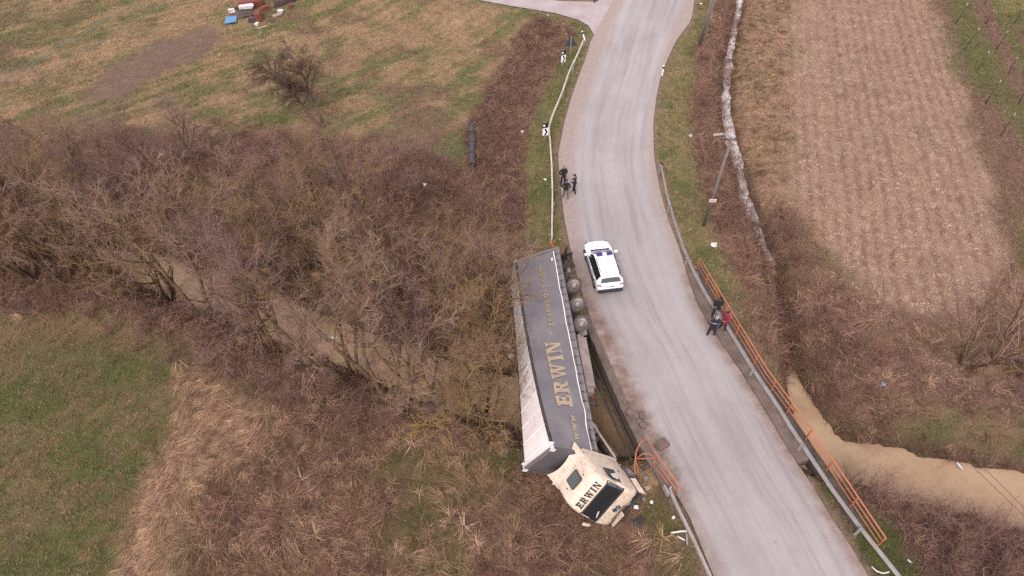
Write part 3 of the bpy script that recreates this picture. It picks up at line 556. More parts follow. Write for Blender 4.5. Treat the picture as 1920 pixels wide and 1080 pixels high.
SHR = [shrub_mesh(21, 3.2, 16, .55), shrub_mesh(22, 2.6, 20, .7), shrub_mesh(23, 3.8, 13, .45), shrub_mesh(24, 2.0, 20, .9)]
for a_, b_ in SHR: a_.materials.append(m_bark_r); b_.materials.append(m_twig_r)
def put_tree(name, ms, px, py, label, group, cat='tree', s=1.0, rz=None, tilt=(0, 0), parts=('trunk', 'crown'), tone=None):
    p = G(px, py); o = thing(name, label, cat, p, (tilt[0], tilt[1], random.uniform(0, 6.28) if rz is None else rz), group); o.scale = (s, s, s * random.uniform(.92, 1.08))
    for n, me in zip(parts, ms): c = bpy.data.objects.new(n, me); c.parent = o; link(c)
    if tone is not None: c.material_slots[0].link = 'OBJECT'; c.material_slots[0].material = TW[tone % len(TW)]
    return o
rv = random.Random(5)
for k, (px_, py_) in enumerate([(172, 512), (222, 508), (318, 560), (392, 592), (470, 622), (566, 655), (662, 706), (800, 766), (905, 780), (60, 520), (-10, 515), (120, 525), (735, 750), (520, 655)]):
    put_tree('riverside_tree', BIG[k % 5], px_, py_, 'bare multi-stemmed tree with lichen-yellow branches rooted on the near river bank', 'trees on the near river bank', s=rv.uniform(.88, 1.06) if k not in (7, 8) else .78, tone=k)
for px_, py_, s_, rz_ in ((845, 792, .9, .4), (925, 806, .72, 2.6)): put_tree('lichen_tree', LICH, px_, py_, 'spreading bare tree with bright yellow lichen on drooping limbs near the trailer', 'lichen trees by the trailer', s=s_, rz=rz_)
for k, (px_, py_) in enumerate([(40, 430), (120, 418), (205, 428), (300, 440), (395, 455), (480, 475), (575, 505), (655, 545), (740, 575), (815, 612), (880, 655), (935, 605), (700, 440), (905, 560), (10, 375), (340, 385), (600, 450), (160, 350)]):
    put_tree('far_bank_tree', BIG[(k * 2 + 1) % 5], px_, py_, 'bare brown tree crowded in the thicket on the far river bank', 'trees on the far river bank', s=rv.uniform(.68, .92), tone=k + 1)
for k in range(32):
    px_ = rv.uniform(-30, 930); py_ = rv.uniform(270, 430) + max(0, px_ - 500) * .12
    if px_ > 860 and py_ < 350: py_ += 60
    put_tree('thicket_shrub', SHR[k % 3], px_, py_, 'bare reddish brown shrub in the dense thicket behind the far bank trees', 'shrubs of the thicket', 'shrub', rv.uniform(.8, 1.35), parts=('stems', 'twigs'))
for k in range(16):
    px_ = -20 + k * 58 + rv.uniform(-20, 20); py_ = (545 if px_ < 180 else 560 + (px_ - 100) * .31) + rv.uniform(15, 55)
    put_tree('bank_shrub', SHR[(k + 1) % 4], px_, min(py_, 830), 'low bare shrub on the meadow side of the near river bank', 'shrubs along the near bank', 'shrub', rv.uniform(.4, .62), parts=('stems', 'twigs'))
for px_, py_, s_, v_ in [(1475, 452, .95, 0), (1500, 490, .7, 3), (1320, 115, .6, 1), (1560, 625, .6, 3), (1610, 655, .7, 3), (1540, 690, .55, 1), (1650, 800, .6, 3)]:
    put_tree('ditch_shrub', SHR[v_], px_, py_, 'bare brown shrub spreading over the ditch bank beside the stubble field', 'shrubs by the ditch', 'shrub', s_, parts=('stems', 'twigs'))
for px_, py_, s_, v_ in [(1622, 935, .95, 0), (1590, 915, .7, 1), (1680, 955, .8, 1), (1740, 985, .9, 0), (1800, 1000, 1.0, 0), (1870, 1015, .95, 1), (1925, 1030, 1.0, 2), (1780, 1055, .8, 1), (1860, 1085, .9, 0), (1930, 1110, .8, 1), (1650, 945, .8, 2)]:
    put_tree('purple_shrub', SHR[v_], px_, py_, 'bare purplish shrub on the bank between the river and the orange railing', 'purplish shrubs below the railing', 'shrub', s_, parts=('stems', 'twigs'))
for px_, py_, s_, v_ in [(1000, 990, .55, 3), (960, 940, .6, 3), (1060, 1010, .6, 1), (930, 1010, .5, 1), (1120, 1040, .45, 3)]:
    put_tree('bramble_bush', SHR[v_], px_, py_, 'low bare bush in front of the wrecked lorry cab', 'bushes before the cab', 'shrub', s_, parts=('stems', 'twigs'))
# the open clump of long bare shoots at the field corner
rc = np.random.default_rng(77)
def clump_mesh(seed, n, H):
    rng = np.random.default_rng(seed); a = rng.uniform(0, 6.28, n); d = unit(np.stack([np.cos(a) * .45 + .25, np.sin(a) * .45, np.ones(n)], 1)); p = np.stack([np.cos(a) * .35, np.sin(a) * .3, -.2 * np.ones(n)], 1)
    L0 = grow(rng, p, d, H * rng.uniform(.7, 1.1, n), 7, .1, .0); R0 = (.10 * rng.uniform(.6, 1.2, n))[:, None] * np.linspace(1, .3, 7)[None]; L1, R1 = kids(rng, L0, R0, 6, .3, 1., .5, .4, 4, .15, .05, .5, .008); L2, R2 = kids(rng, L1, R1, 5, .2, 1., .6, .5, 3, .2, .03, .6, .006)
    return mesh_np('trunk', *tubes(L0, R0, 6), True), mesh_np('crown', *join([tubes(L1, R1, 4), tubes(L2, R2, 3)]), True)
for k, (px_, py_, lb) in enumerate([(1812, 682, 'bare clump of long shoots at the corner of the stubble field'), (1868, 690, 'bare clump of reddish shoots growing from a brush heap by the field'), (1915, 700, 'bare leaning shoots beside the brush heap by the field')]):
    ms = clump_mesh(90 + k, 7, 6.2); ms[0].materials.append(m_bark); ms[1].materials.append(m_twig_r); put_tree('coppiced_tree', ms, px_, py_, lb, None, 'tree', 1.0, 0)
# weeping tree on the meadow edge: two leaning stems, dense hanging twigs
rng = np.random.default_rng(31); p0 = np.array([[0, 0, -.3], [.1, .1, -.3]]); L0 = grow(rng, p0, unit(np.array([[-.55, .1, 1], [-.1, .15, 1]])), np.array([6.8, 7.0]), 10, .05, -.02); R0 = np.array([[.2], [.17]]) * np.linspace(1, .25, 10)[None]
L1, R1 = kids(rng, L0, R0, 22, .45, 1., .6, .36, 7, .10, -.15, .55); L2, R2 = kids(rng, L1, R1, 15, .12, 1., .6, .62, 6, .1, -.26, .5, .011); L3, R3 = kids(rng, L2, R2, 9, .1, 1., .5, .6, 4, .1, -.25, .6, .009)
m_weep = bark('weeping_bark', c4(98, 80, 72), c4(138, 116, 104), c4(130, 114, 78), .3)
me1 = mesh_np('trunk', *tubes(L0, R0, 7), True); me2 = mesh_np('crown', *join([tubes(L1, R1, 4), tubes(L2, R2, 3), tubes(L3, R3, 3)]), True); me1.materials.append(m_weep); me2.materials.append(m_weep)
put_tree('weeping_tree', (me1, me2), 606, 243, 'bare weeping tree leaning over the meadow edge with hanging twigs', None, 'tree', 1.0, 0)
# ------------------------------------------------------------------ bridge
m_conc = plain('weathered_concrete', c4(150, 128, 118), .9, 0, .45, c4(104, 86, 74), 1.6); m_conc_d = plain('damp_concrete', c4(112, 96, 86), .9, 0, .5, c4(70, 60, 50), 1.2)
m_galv = plain('galvanised_steel', c4(200, 190, 186), .6, .1, .3, c4(150, 136, 128), 2.0); m_rail_w = plain('dusty_white_rail', w4(210, 196, 182), .6, .0, .3, c4(160, 140, 122), 2.0)
m_orange = plain('orange_paint', c4(236, 146, 104), .55, 0, .35, c4(206, 106, 74), 5.0); m_black = plain('black_rubber', c4(52, 48, 48), .85, 0, .3, c4(96, 84, 76), 6.0)
m_dark = plain('dark_steel', c4(70, 64, 62), .7, .2, .5, c4(108, 92, 80), 3.0); m_white = plain('white_plastic', w4(206, 200, 196), .5, 0, .15, c4(170, 158, 150), 4.0)
BR = thing('road_bridge', 'concrete road bridge over the muddy river, its truck-side edge broken', 'bridge', (8, 20, 0))
def loc(o, p): return Vector(p) - Vector(o.location)
def edge_pts(k, y0, y1, n, off=0.0, z=0.0):
    out = []
    for i in range(n):
        y = y0 + (y1 - y0) * i / (n - 1); p, q = road_at(y, k), road_at(y + 3, k); t = (q - p).normalized(); s = Vector((t.y, -t.x, 0)) * (1 if k > 1 else -1)   # outward
        if (k > 1) != (s.x > 0): s = -s
        r = p + s * off; r.z = z; out.append(r)
    return out
mb = MB(); n = 24; A0 = edge_pts(0, 560, 960, n, -.1, -.06); B0 = edge_pts(3, 500, 1000, n, -.1, -.06)
mb.add([p for r in [(a, b, b - Vector((0, 0, .75)), a - Vector((0, 0, .75))) for a, b in zip(A0, B0)] for p in r], [(i * 4 + j, i * 4 + (j + 1) % 4, (i + 1) * 4 + (j + 1) % 4, (i + 1) * 4 + j) for i in range(n - 1) for j in range(4)] + [(0, 1, 2, 3), tuple((n - 1) * 4 + j for j in (3, 2, 1, 0))])
mb.build('deck', m_conc_d, BR, fn=lambda p: loc(BR, p))
def band(name, k, y0, y1, o0, o1, z0, z1, mat, parent, n=20, rough=0.0, bevel=.015):
    a = edge_pts(k, y0, y1, n, o0, z1); b = edge_pts(k, y0, y1, n, o1, z1); mb = MB(); rr = random.Random(len(name) * 7 + k)
    rows = []
    for p, q in zip(a, b):
        h = Vector((0, 0, z1 - z0)); d = Vector((rr.uniform(-1, 1), rr.uniform(-1, 1), rr.uniform(-1, .2))) * rough
        rows.append((p + d * .3, q + d, q - h, p - h))
    mb.add([p for r in rows for p in r], [(i * 4 + j, i * 4 + (j + 1) % 4, (i + 1) * 4 + (j + 1) % 4, (i + 1) * 4 + j) for i in range(n - 1) for j in range(4)] + [(0, 1, 2, 3), tuple((n - 1) * 4 + j for j in (3, 2, 1, 0))])
    o = mb.build(name, mat, parent, bevel, fn=lambda p: loc(parent, p)); bm = bmesh.new(); bm.from_mesh(o.data); bmesh.ops.recalc_face_normals(bm, faces=bm.faces); bm.to_mesh(o.data); bm.free(); return o
band('edge_beam', 0, 592, 930, .02, .50, -.85, .13, m_conc, BR, 40, .03); band('walkway', 3, 512, 870, .0, .72, -.5, .15, m_conc, BR, 30, .01)
band('edge_beam', 3, 506, 1004, .74, 1.35, -.7, .06, m_conc_d, BR, 30, .015)
for k, (y0, y1) in ((0, (556, 600)), (0, (905, 965))): band('abutment', k, y0, y1, .35, -6.5, -3.9, -.3, m_conc_d, BR, 4, 0)
m_pipe = plain('old_pipe', c4(110, 100, 94), .6, .3, .4, c4(72, 62, 56), 4)
for q in (0.0, .32):
    a, b = edge_pts(0, 640, 850, 2, .75 + q, -.55); mb = MB(); mb.tube([a + Vector((-.25, 1.8, .1)), a, b, b + Vector((.1, -.3, -.1))], .075, 8); mb.build('service_pipe', m_pipe, BR, fn=lambda p: loc(BR, p))
# ------------------------------------------------------------------ guard rails and orange railings
def polyl(pts, step):
    out = [Vector(pts[0])]; acc = 0
    for a, b in zip(pts[:-1], pts[1:]):
        a, b = Vector(a), Vector(b); L = (b - a).length; n = max(1, int(L / step))
        out += [a.lerp(b, (i + 1) / n) for i in range(n)]
    return out
WP = [(0, .155), (.045, .12), (.075, .085), (.045, .03), (.0, 0), (.045, -.03), (.075, -.085), (.045, -.12), (0, -.155)]
def guardrail(pts, label, side, mat, group='steel guard rails', post_every=2, top=.72, seg=4, droop=None):
    g = thing('guard_rail', label, 'guard rail', Vector((pts[0][0], pts[0][1], 0)), group=group); L = polyl(pts, 1.0)
    nrm = []
    for i in range(len(L)): t = (L[min(i + 1, len(L) - 1)] - L[max(i - 1, 0)]).normalized(); nrm.append(Vector((t.y, -t.x, 0)) * side)
    for i0 in range(0, len(L) - 1, seg):
        i1 = min(i0 + seg, len(L) - 1); mb = MB(); rows = []
        for i in range(i0, i1 + 1):
            e = .004 * ((i0 // seg) % 2); r = [L[i] + nrm[i] * (x + e) + Vector((0, 0, z)) for x, z in WP]; r += [L[i] + nrm[i] * (x - .012 + e) + Vector((0, 0, z)) for x, z in reversed(WP)]; rows.append(r)
        m = len(rows[0]); mb.add([p for r in rows for p in r], [(i * m + j, i * m + (j + 1) % m, (i + 1) * m + (j + 1) % m, (i + 1) * m + j) for i in range(len(rows) - 1) for j in range(m)])
        mb.build('beam', mat, g, fn=lambda p: loc(g, p))
    for i in range(0, len(L), post_every):
        b = L[i] - nrm[i] * .07; z = gz(b.x, b.y) - .25; mb = MB(); mb.box((b.x, b.y, (L[i].z + .12 + z) / 2), (.1, .12, L[i].z + .12 - z), Matrix.Rotation(math.atan2(nrm[i].y, nrm[i].x), 3, 'Z')); mb.build('post', m_galv, g, .01, fn=lambda p: loc(g, p))
    return g, L, nrm
def pp(l, z): return [P(a, b, z) for a, b in l]
guardrail(pp([(1094, 77), (1084, 100), (1068, 134), (1055, 172), (1037, 215), (1029, 240), (1032, 262), (1035, 308), (1036.5, 363), (1035.5, 449)], .62), 'long pale dented guard rail curving along the verge by the chevron signs', 1, m_rail_w, post_every=4)
gr, L_, n_r = guardrail(pp([(1239, 311), (1250, 365), (1262, 408), (1280, 463), (1300, 508), (1324, 553), (1364, 614), (1413, 694), (1462, 767), (1480, 797), (1559, 916), (1615, 992), (1685, 1080), (1790, 1230)], .66), 'grey guard rail running the length of the bridge inside the orange railing', -1, m_galv, post_every=4)
mb = MB(); p = L_[0]; mb.tube([p + Vector((0, 0, -.16)), p + Vector((.03, .22, -.1)), p + Vector((.12, .28, 0)), p + Vector((.16, .1, .05))], .09, 6); mb.build('end_cap', m_black, gr, fn=lambda q: loc(gr, q))
gl, L_, n_l = guardrail(pp([(1255, 916), (1279, 967), (1303, 1015.5), (1332.5, 1080), (1400, 1230)], .66), 'grey guard rail with a torn end plate below the broken railing', 1, m_galv, post_every=4)
mb = MB(); p = L_[0]; mb.box(p + Vector((-.18, -.1, -.02)), (.1, .5, .42), Matrix.Rotation(.35, 3, 'Z')); mb.build('end_plate', m_galv, gl, .02, fn=lambda q: loc(gl, q))
def railing(name, label, tops, zt, zs, posts):
    g = thing(name, label, 'railing', Vector((tops[0][0], tops[0][1], 0)))
    L = [Vector(p) for p in tops]
    for z in zs:
        mb = MB(); mb.tube([Vector((p.x, p.y, z)) for p in L], .036 if z == zs[0] else .027, 6); mb.build('rail', m_orange, g, fn=lambda q: loc(g, q))
    for t in posts:
        i = t * (len(L) - 1); a = L[min(int(i), len(L) - 2)]; b = L[min(int(i), len(L) - 2) + 1]; q = a.lerp(b, i - min(int(i), len(L) - 2)); mb = MB(); mb.box((q.x, q.y, (zt + .02) / 2 - .02), (.07, .07, zt - .02)); mb.build('post', m_orange, g, .008, fn=lambda r: loc(g, r))
    return g
railing('orange_railing', 'long orange tubular railing along the open side of the bridge', pp([(1312, 484), (1344, 537), (1376, 590), (1440, 694), (1497, 770), (1570, 874), (1661, 1009)], 1.12), 1.12, (1.12, .76, .38), [i / 11 for i in range(12)])
g = thing('broken_railing', 'short broken orange railing with a bent loop beside the wrecked cab', 'railing', Vector((11, 15, 0)))
def rl(pts, r=.034, name='rail'): mb = MB(); mb.tube([P(*p) for p in pts], r, 7); mb.build(name, m_orange, g, fn=lambda q: loc(g, q))
rl([(1211, 823, 1.1), (1232, 852, 1.12), (1254, 884, 1.1), (1275, 913, 1.08)]); rl([(1275, 913, 1.08), (1270, 921, .6), (1265, 929, .12)], .04, 'post'); rl([(1227, 860, .78), (1246, 888, .76), (1270, 921, .64)], .026); rl([(1226, 872, .5), (1244, 896, .48), (1266, 927, .34)], .026)
rl([(1190, 893, .2), (1190, 870, .5), (1193, 846, .85), (1201, 829, 1.05), (1211, 823, 1.1)]); rl([(1192, 860, .65), (1208, 860, .72), (1227, 859, .78)], .028); rl([(1194, 859, .66), (1205, 851, .9), (1217, 850, .95), (1227, 858, .8)], .028); rl([(1192, 862, .6), (1196, 880, .3), (1197, 895, .05)], .028); rl([(1228, 857, .8), (1225, 880, .1)], .038, 'post')
g = thing('broken_railing', 'torn orange railing stub at the rear corner of the trailer', 'railing', P(1036, 455, 0)); rl([(1032, 448, .7), (1034, 456, .6), (1039, 470, .1)], .045); rl([(1034, 446, .4), (1030, 456, .3), (1041, 463, .45)], .04); rl([(1040, 452, .6), (1036, 462, .05)], .045, 'post')
# ------------------------------------------------------------------ semi-trailer (lying on its right side, twisted)
TX, TY, TZ, THD, TPI, TR0, TR1, TK, TSH, TBW = 1.5827, 28.6269, 1.154, -1.4932, .02, 1.46, 1.0163, 2.1203, .4403, .0189
def rotm(h, p, r): return Matrix.Rotation(h, 3, 'Z') @ Matrix.Rotation(p, 3, 'Y') @ Matrix.Rotation(r, 3, 'X')
T_AX = rotm(THD, TPI, 0); T_O = Vector((TX, TY, TZ))
TRL = thing('semi_trailer', 'twisted curtain-sided lorry trailer lying on its side off the bridge', 'trailer', (TX, TY, TZ))
def tw(p):
    t = p.x / 13.6; tc = max(t, 0.0); r = TR0 + (TR1 - TR0) * tc ** TK; y, z = p.y, p.z - 2.4; c, s = math.cos(r), math.sin(r)
    return T_AX @ Vector((p.x + TSH * (1 - t) * z, TBW * 4 * t * (1 - t) + c * y - s * z, s * y + c * z))
def tp(name, mb, mat, parent=TRL, bevel=0): return mb.build(name, mat, parent, bevel, fn=tw)
def grid_sheet(u0, u1, v0, v1, nu, nv, f): return [[f(u0 + (u1 - u0) * i / nu, v0 + (v1 - v0) * j / nv) for j in range(nv + 1)] for i in range(nu + 1)]
def seg_box(mb, x0, x1, y0, y1, z0, z1, n=14):
    r = []
    for i in range(n + 1): x = x0 + (x1 - x0) * i / n; r.append([Vector((x, y0, z0)), Vector((x, y1, z0)), Vector((x, y1, z1)), Vector((x, y0, z1))])
    return mb.add([p for q in r for p in q], [(i * 4 + (j + 1) % 4, i * 4 + j, (i + 1) * 4 + j, (i + 1) * 4 + (j + 1) % 4) for i in range(n) for j in range(4)] + [(3, 2, 1, 0), tuple(n * 4 + j for j in range(4))])
m_tarp, nt, b = mat_new('dark_tarpaulin'); v = coord(nt); f = noise(nt, .55, 5, .6, v)
c = ramp(nt, f, [(.3, c4(118, 108, 114)), (.55, c4(136, 126, 131)), (.75, c4(154, 143, 144))]); c = mixc(nt, mapr(nt, noise(nt, 7, 4, .6, v), .5, .75, 0, .35), c, c4(148, 134, 128)); nt.links.new(c, b.inputs['Base Color'])
b.inputs['Roughness'].default_value = .42; b.inputs['Specular IOR Level'].default_value = .55; bump(nt, b, noise(nt, 1.4, 4, .55, v), .6, .10)
m_gold = plain('cream_lettering', c4(214, 188, 154), .6, 0, .35, c4(168, 144, 124), 1.5); m_roof = plain('white_translucent_roof', w4(226, 214, 210), .55, 0, .3, w4(188, 166, 156), 1.2); m_bow = plain('roof_bow', w4(240, 232, 228), .5, 0, .1)
m_alu = plain('aluminium_rail', c4(168, 158, 156), .5, .3, .3, c4(120, 108, 102), 2); m_grey = plain('grey_front_wall', c4(120, 112, 116), .6, .1, .3, c4(84, 76, 76), 1.5); m_tyre = plain('dusty_tyre', c4(120, 106, 102), .9, 0, .5, c4(70, 62, 60), 5); m_rim = plain('painted_rim', c4(206, 190, 182), .5, .1, .4, c4(140, 112, 96), 7)
m_und = plain('dirty_underside', c4(84, 74, 70), .85, .1, .5, c4(120, 100, 86), 2.5)
wr = lambda x, z: .05 * math.sin(x * 2.3 + z * .8) * math.sin(z * 2.1 + x * .4) + .03 * math.sin((z - 1.2) / 2.75 * math.pi) + .018 * math.sin(x * 5.1 - z * 3.3) + .035 * math.sin(x * 3.4 + z * 5.2) * min(max((x - 10.2) / 1.5, 0), 1) * min(max((13.3 - x) / .6, 0), 1)
CUR = tp('curtain', MB().sheet(grid_sheet(.12, 13.48, 3.86, 1.30, 54, 12, lambda x, z: Vector((x, 1.262 + wr(x, z), z)))), m_tarp)
tp('curtain', MB().sheet(grid_sheet(.12, 13.48, 1.30, 3.86, 20, 4, lambda x, z: Vector((x, -1.262, z)))), m_tarp)
tp('roof', MB().sheet(grid_sheet(.02, 13.58, -1.26, 1.26, 40, 8, lambda x, y: Vector((x, y, 3.965)))), m_roof)
for i in range(13): x = .5 + i * 1.05; tp('roof_bow', seg_box(MB(), x - .02, x + .02, -1.24, 1.2, 3.97, 3.995, 1), m_bow)
tp('top_rail', seg_box(MB(), 0, 13.6, 1.205, 1.29, 3.86, 4.0), m_dark); tp('top_rail', seg_box(MB(), 0, 13.6, -1.29, -1.205, 3.86, 4.0), m_dark)
tp('side_rail', seg_box(MB(), 0, 13.6, 1.22, 1.292, 1.08, 1.30), m_alu); tp('side_rail', seg_box(MB(), 0, 13.6, -1.292, -1.22, 1.08, 1.30), m_alu)
tp('reflective_strip', MB().sheet(grid_sheet(.2, 13.4, 1.50, 1.455, 54, 1, lambda x, z: Vector((x, 1.275 + wr(x, z), z)))), m_bow)
for i in range(25): x = .5 + i * .53; tp('strap', seg_box(MB(), x - .025, x + .025, 1.293, 1.305, 1.02, 1.42, 2), m_dark); tp('buckle', seg_box(MB(), x - .045, x + .045, 1.306, 1.33, 1.16, 1.24, 1), m_alu)
tp('floor', seg_box(MB(), .03, 13.57, -1.215, 1.215, 1.12, 1.24), m_und)
tp('front_wall', seg_box(MB(), 13.5, 13.6, -1.2, 1.2, 1.2, 3.9, 1), m_grey, bevel=.02)
for y in (-1.24, 1.24): tp('corner_post', seg_box(MB(), 13.46, 13.62, y - .06, y + .06, 1.1, 4.02, 2), m_grey, bevel=.02); tp('corner_cap', seg_box(MB(), 13.25, 13.66, y - .09, y + .09, 3.84, 4.05, 1), m_white, bevel=.05)
tp('front_header', seg_box(MB(), 13.5, 13.64, -1.2, 1.2, 3.9, 4.03, 1), m_alu, bevel=.02)
for y0, y1 in ((-1.2, -.01), (.01, 1.2)): tp('rear_door', seg_box(MB(), -.05, .02, y0, y1, 1.2, 3.88, 1), m_roof, bevel=.01)
tp('rear_frame', seg_box(MB(), -.06, .1, -1.29, 1.29, 3.88, 4.02, 1), m_bow); tp('rear_frame', seg_box(MB(), -.06, .1, 1.2, 1.295, 1.1, 3.9, 2), m_alu); tp('number_plate', seg_box(MB(), .7, .95, 1.295, 1.31, 1.6, 1.72, 1), m_white)
for y in (-.5, .5): tp('chassis_rail', seg_box(MB(), .5, 12.6, y - .07, y + .07, .78, 1.1), m_und)
for i in range(11): x = .9 + i * 1.1; tp('cross_member', seg_box(MB(), x - .05, x + .05, -1.15, 1.15, .98, 1.1, 1), m_und)
def wheel(parent, build, c, r=.52, w=.36, face=1):
    M = Matrix.Translation(Vector(c)) @ Matrix.Rotation(R(-90) * face, 4, 'X'); h = w / 2
    mb = MB(); mb.lathe([(r * .56, -h), (r * .9, -h), (r * .985, -h * .75), (r, -h * .3), (r, h * .3), (r * .985, h * .75), (r * .9, h), (r * .6, h), (r * .56, h * .7), (r * .56, -h)], 28, M); t = build('tyre', mb, m_tyre, parent)
    mb = MB(); mb.lathe([(r * .585, h * .92), (r * .55, h * .95), (r * .52, h * .6), (r * .40, h * .15), (r * .30, h * .2), (r * .27, h * .75), (r * .14, h * .85), (.001, h * .85)], 28, M); rm = build('rim', mb, m_rim, t)
    for k in range(10):
        a = k * math.pi / 5; mb = MB(); mb.lathe([(.026, h * .1), (.026, h * .34), (.001, h * .36)], 6, M @ Matrix.Translation((math.cos(a) * r * .345, math.sin(a) * r * .345, 0))); build('wheel_nut', mb, m_dark, t)
for x in (3.06, 4.42, 5.78):
    tp('axle', MB().tube([(x, -1.0, .52), (x, 1.0, .52)], .07, 8), m_und); tp('air_spring', MB().tube([(x + .4, .5, .55), (x + .4, .5, .8)], .14, 10), m_black); tp('brake_drum', MB().tube([(x, .7, .52), (x, .86, .52)], .22, 14), m_und)
    for y, fc in ((1.06, 1), (-1.06, -1)): wheel(TRL, lambda n, mb, m, p: tp(n, mb, m, p), (x, y, .5), face=fc)
    tp('suspension_arm', MB().beam((x - .75, .5, .78), (x + .1, .5, .5), .09, .12), m_und)
tp('mudguard', MB().beam((6.42, .95, .72), (6.42, 1.2, .30), .05, .30, (1, 0, 0)), m_alu); tp('cross_bar', MB().beam((6.5, .3, .62), (6.5, 1.25, .62), .08, .09), m_alu); tp('cross_bar', MB().beam((2.42, .2, .58), (2.42, 1.2, .58), .08, .09), m_alu)
m_box = plain('dusty_steel_box', c4(186, 166, 158), .7, .1, .4, c4(140, 116, 104), 1.5)
tp('pallet_box', seg_box(MB(), 6.75, 9.7, .55, 1.18, .40, .96, 8), m_box, bevel=.03); tp('pallet_box', seg_box(MB(), 6.45, 6.74, .62, 1.1, .50, .9, 1), m_box, bevel=.02); tp('pallet_box', seg_box(MB(), 9.72, 9.98, .62, 1.1, .5, .9, 1), m_box, bevel=.02)
for y in (.75, -.75): tp('landing_leg', seg_box(MB(), 10.35, 10.5, y - .08, y + .08, .30, 1.05, 1), m_und); tp('landing_foot', seg_box(MB(), 10.28, 10.57, y - .14, y + .14, .24, .3, 1), m_und)
tp('rear_light', seg_box(MB(), 10.2, 10.28, .85, 1.0, .55, .62, 1), plain('red_lens', c4(205, 40, 40), .3))
tp('rear_bumper', seg_box(MB(), .0, .14, -1.15, 1.15, .42, .58, 1), m_dark); tp('spray_flap', MB().beam((.5, .75, .95), (.62, .8, .15), .65, .03, (1, 0, 0)), m_black); tp('spray_flap', MB().beam((1.5, .8, .98), (1.5, 1.15, .25), .9, .03, (1, 0, 0)), m_und)
tp('spare_wheel_carrier', MB().tube([(1.1, -.3, .75), (1.1, .9, .7), (2.2, .9, .65), (2.2, -.3, .75)], .05, 6), m_und); tp('air_tank', MB().tube([(1.15, .75, .62), (1.9, .8, .58)], [.16, .16], 12), m_alu); tp('air_tank', MB().tube([(.6, .9, .5), (1.1, .95, .45)], [.12, .12], 12), m_dark)
# lettering on the curtain: chunky serif pieces
def rc_(a, b, c, d): return [(a, b), (c, b), (c, d), (a, d)]
GL = {'E': (.86, [rc_(.12, 0, .4, 1), rc_(0, 0, .8, .2), rc_(0, .8, .78, 1), rc_(.3, .41, .62, .6), rc_(.66, 0, .82, .34), rc_(.64, .68, .8, 1), rc_(.54, .33, .66, .68)]),
      'R': (1.0, [rc_(.12, 0, .4, 1), rc_(0, 0, .48, .15), rc_(0, .85, .66, 1), [(.56, .5), (.74, .5), (.86, .62), (.86, .86), (.74, 1), (.56, 1)], rc_(.38, .47, .68, .61), [(.42, .5), (.64, .5), (.9, .1), (.62, .1)], rc_(.6, 0, .98, .15)]),
      'W': (1.34, [rc_(0, .86, .42, 1), rc_(.47, .86, .88, 1), rc_(.96, .86, 1.3, 1), [(.36, 0), (.5, 0), (.34, .9), (.08, .9)], [(.36, 0), (.5, 0), (.68, .9), (.56, .9)], [(.8, 0), (.94, 0), (.80, .9), (.54, .9)], [(.8, 0), (.94, 0), (1.16, .9), (1.04, .9)]]),
      'I': (.54, [rc_(.11, 0, .39, 1), rc_(0, 0, .5, .15), rc_(0, .85, .5, 1)]),
      'N': (1.06, [rc_(.1, 0, .24, 1), rc_(0, 0, .36, .14), rc_(0, .86, .34, 1), [(.66, 0), (.9, 0), (.4, 1), (.1, 1)], rc_(.76, 0, .9, 1), rc_(.64, .86, 1.02, 1)])}
def glyph_word(word, total, h, put, thick):                     # put(u along word, v up, lift) -> local point
    k = total / sum(GL[c][0] + .1 for c in word); u = 0
    for ch in word:
        wd, polys = GL[ch]; mb = MB()
        for i, pl in enumerate(polys):                          # each stroke cut fine enough to follow the surface
            bm = bmesh.new(); bm.faces.new([bm.verts.new((x, y, 0)) for x, y in pl]); bmesh.ops.triangulate(bm, faces=bm.faces); bmesh.ops.subdivide_edges(bm, edges=bm.edges[:], cuts=3, use_grid_fill=True); bm.verts.index_update()
            mb.add([put(u + v_.co.x * k, v_.co.y * h, .003 + thick + i * .0007) for v_ in bm.verts], [tuple(v_.index for v_ in f_.verts) for f_ in bm.faces]); bm.free()
        yield mb; u += (wd + .1) * k
def font_word(word, total, h, put, thick):
    cu = bpy.data.curves.new('letter', 'FONT'); o = bpy.data.objects.new('letter', cu); COL.objects.link(o); cu.offset = .028; raw = []; u = 0
    for ch in word:
        cu.body = ch; bpy.context.view_layer.update(); me = o.evaluated_get(bpy.context.evaluated_depsgraph_get()).to_mesh(); vs_ = [(p.co.x, p.co.y) for p in me.vertices]; fs = [tuple(p.vertices) for p in me.polygons]
        w = max(p[0] for p in vs_) - min(p[0] for p in vs_); x0 = min(p[0] for p in vs_); raw.append((vs_, fs, u - x0)); u += w + .09; o.evaluated_get(bpy.context.evaluated_depsgraph_get()).to_mesh_clear()
    bpy.data.objects.remove(o); k = total / u
    for vs_, fs, off in raw:
        mb = MB(); mb.add([put((x + off) * k, y * h, .004 + thick) for x, y in vs_], fs); yield mb
def on_cur(x0, z0): return lambda u, v, l: Vector((x0 - u, 1.264 + wr(x0 - u, z0 + v) + l + .02, z0 + v))
for mb in font_word('www.', 1.65, .62, on_cur(12.85, 2.15), .004): tp('letter', mb, m_gold, CUR)
for mb in glyph_word('ERWIN', 4.25, .92, on_cur(10.95, 2.1), .004): tp('letter', mb, m_gold, CUR)
m_fade = plain('faded_lettering', c4(196, 168, 136), .6, 0, .4, c4(150, 128, 114), 1.5)
tp('swoosh', MB().sheet(grid_sheet(6.7, 5.75, 0, 1, 10, 1, lambda x, q: Vector((x, 1.27 + wr(x, 2.4 + .9 * (6.7 - x)), 2.15 + 1.0 * (6.7 - x) ** 1.5 * .9 + q * (.05 + .12 * math.sin((6.7 - x) / .95 * math.pi)))))), m_fade, CUR)
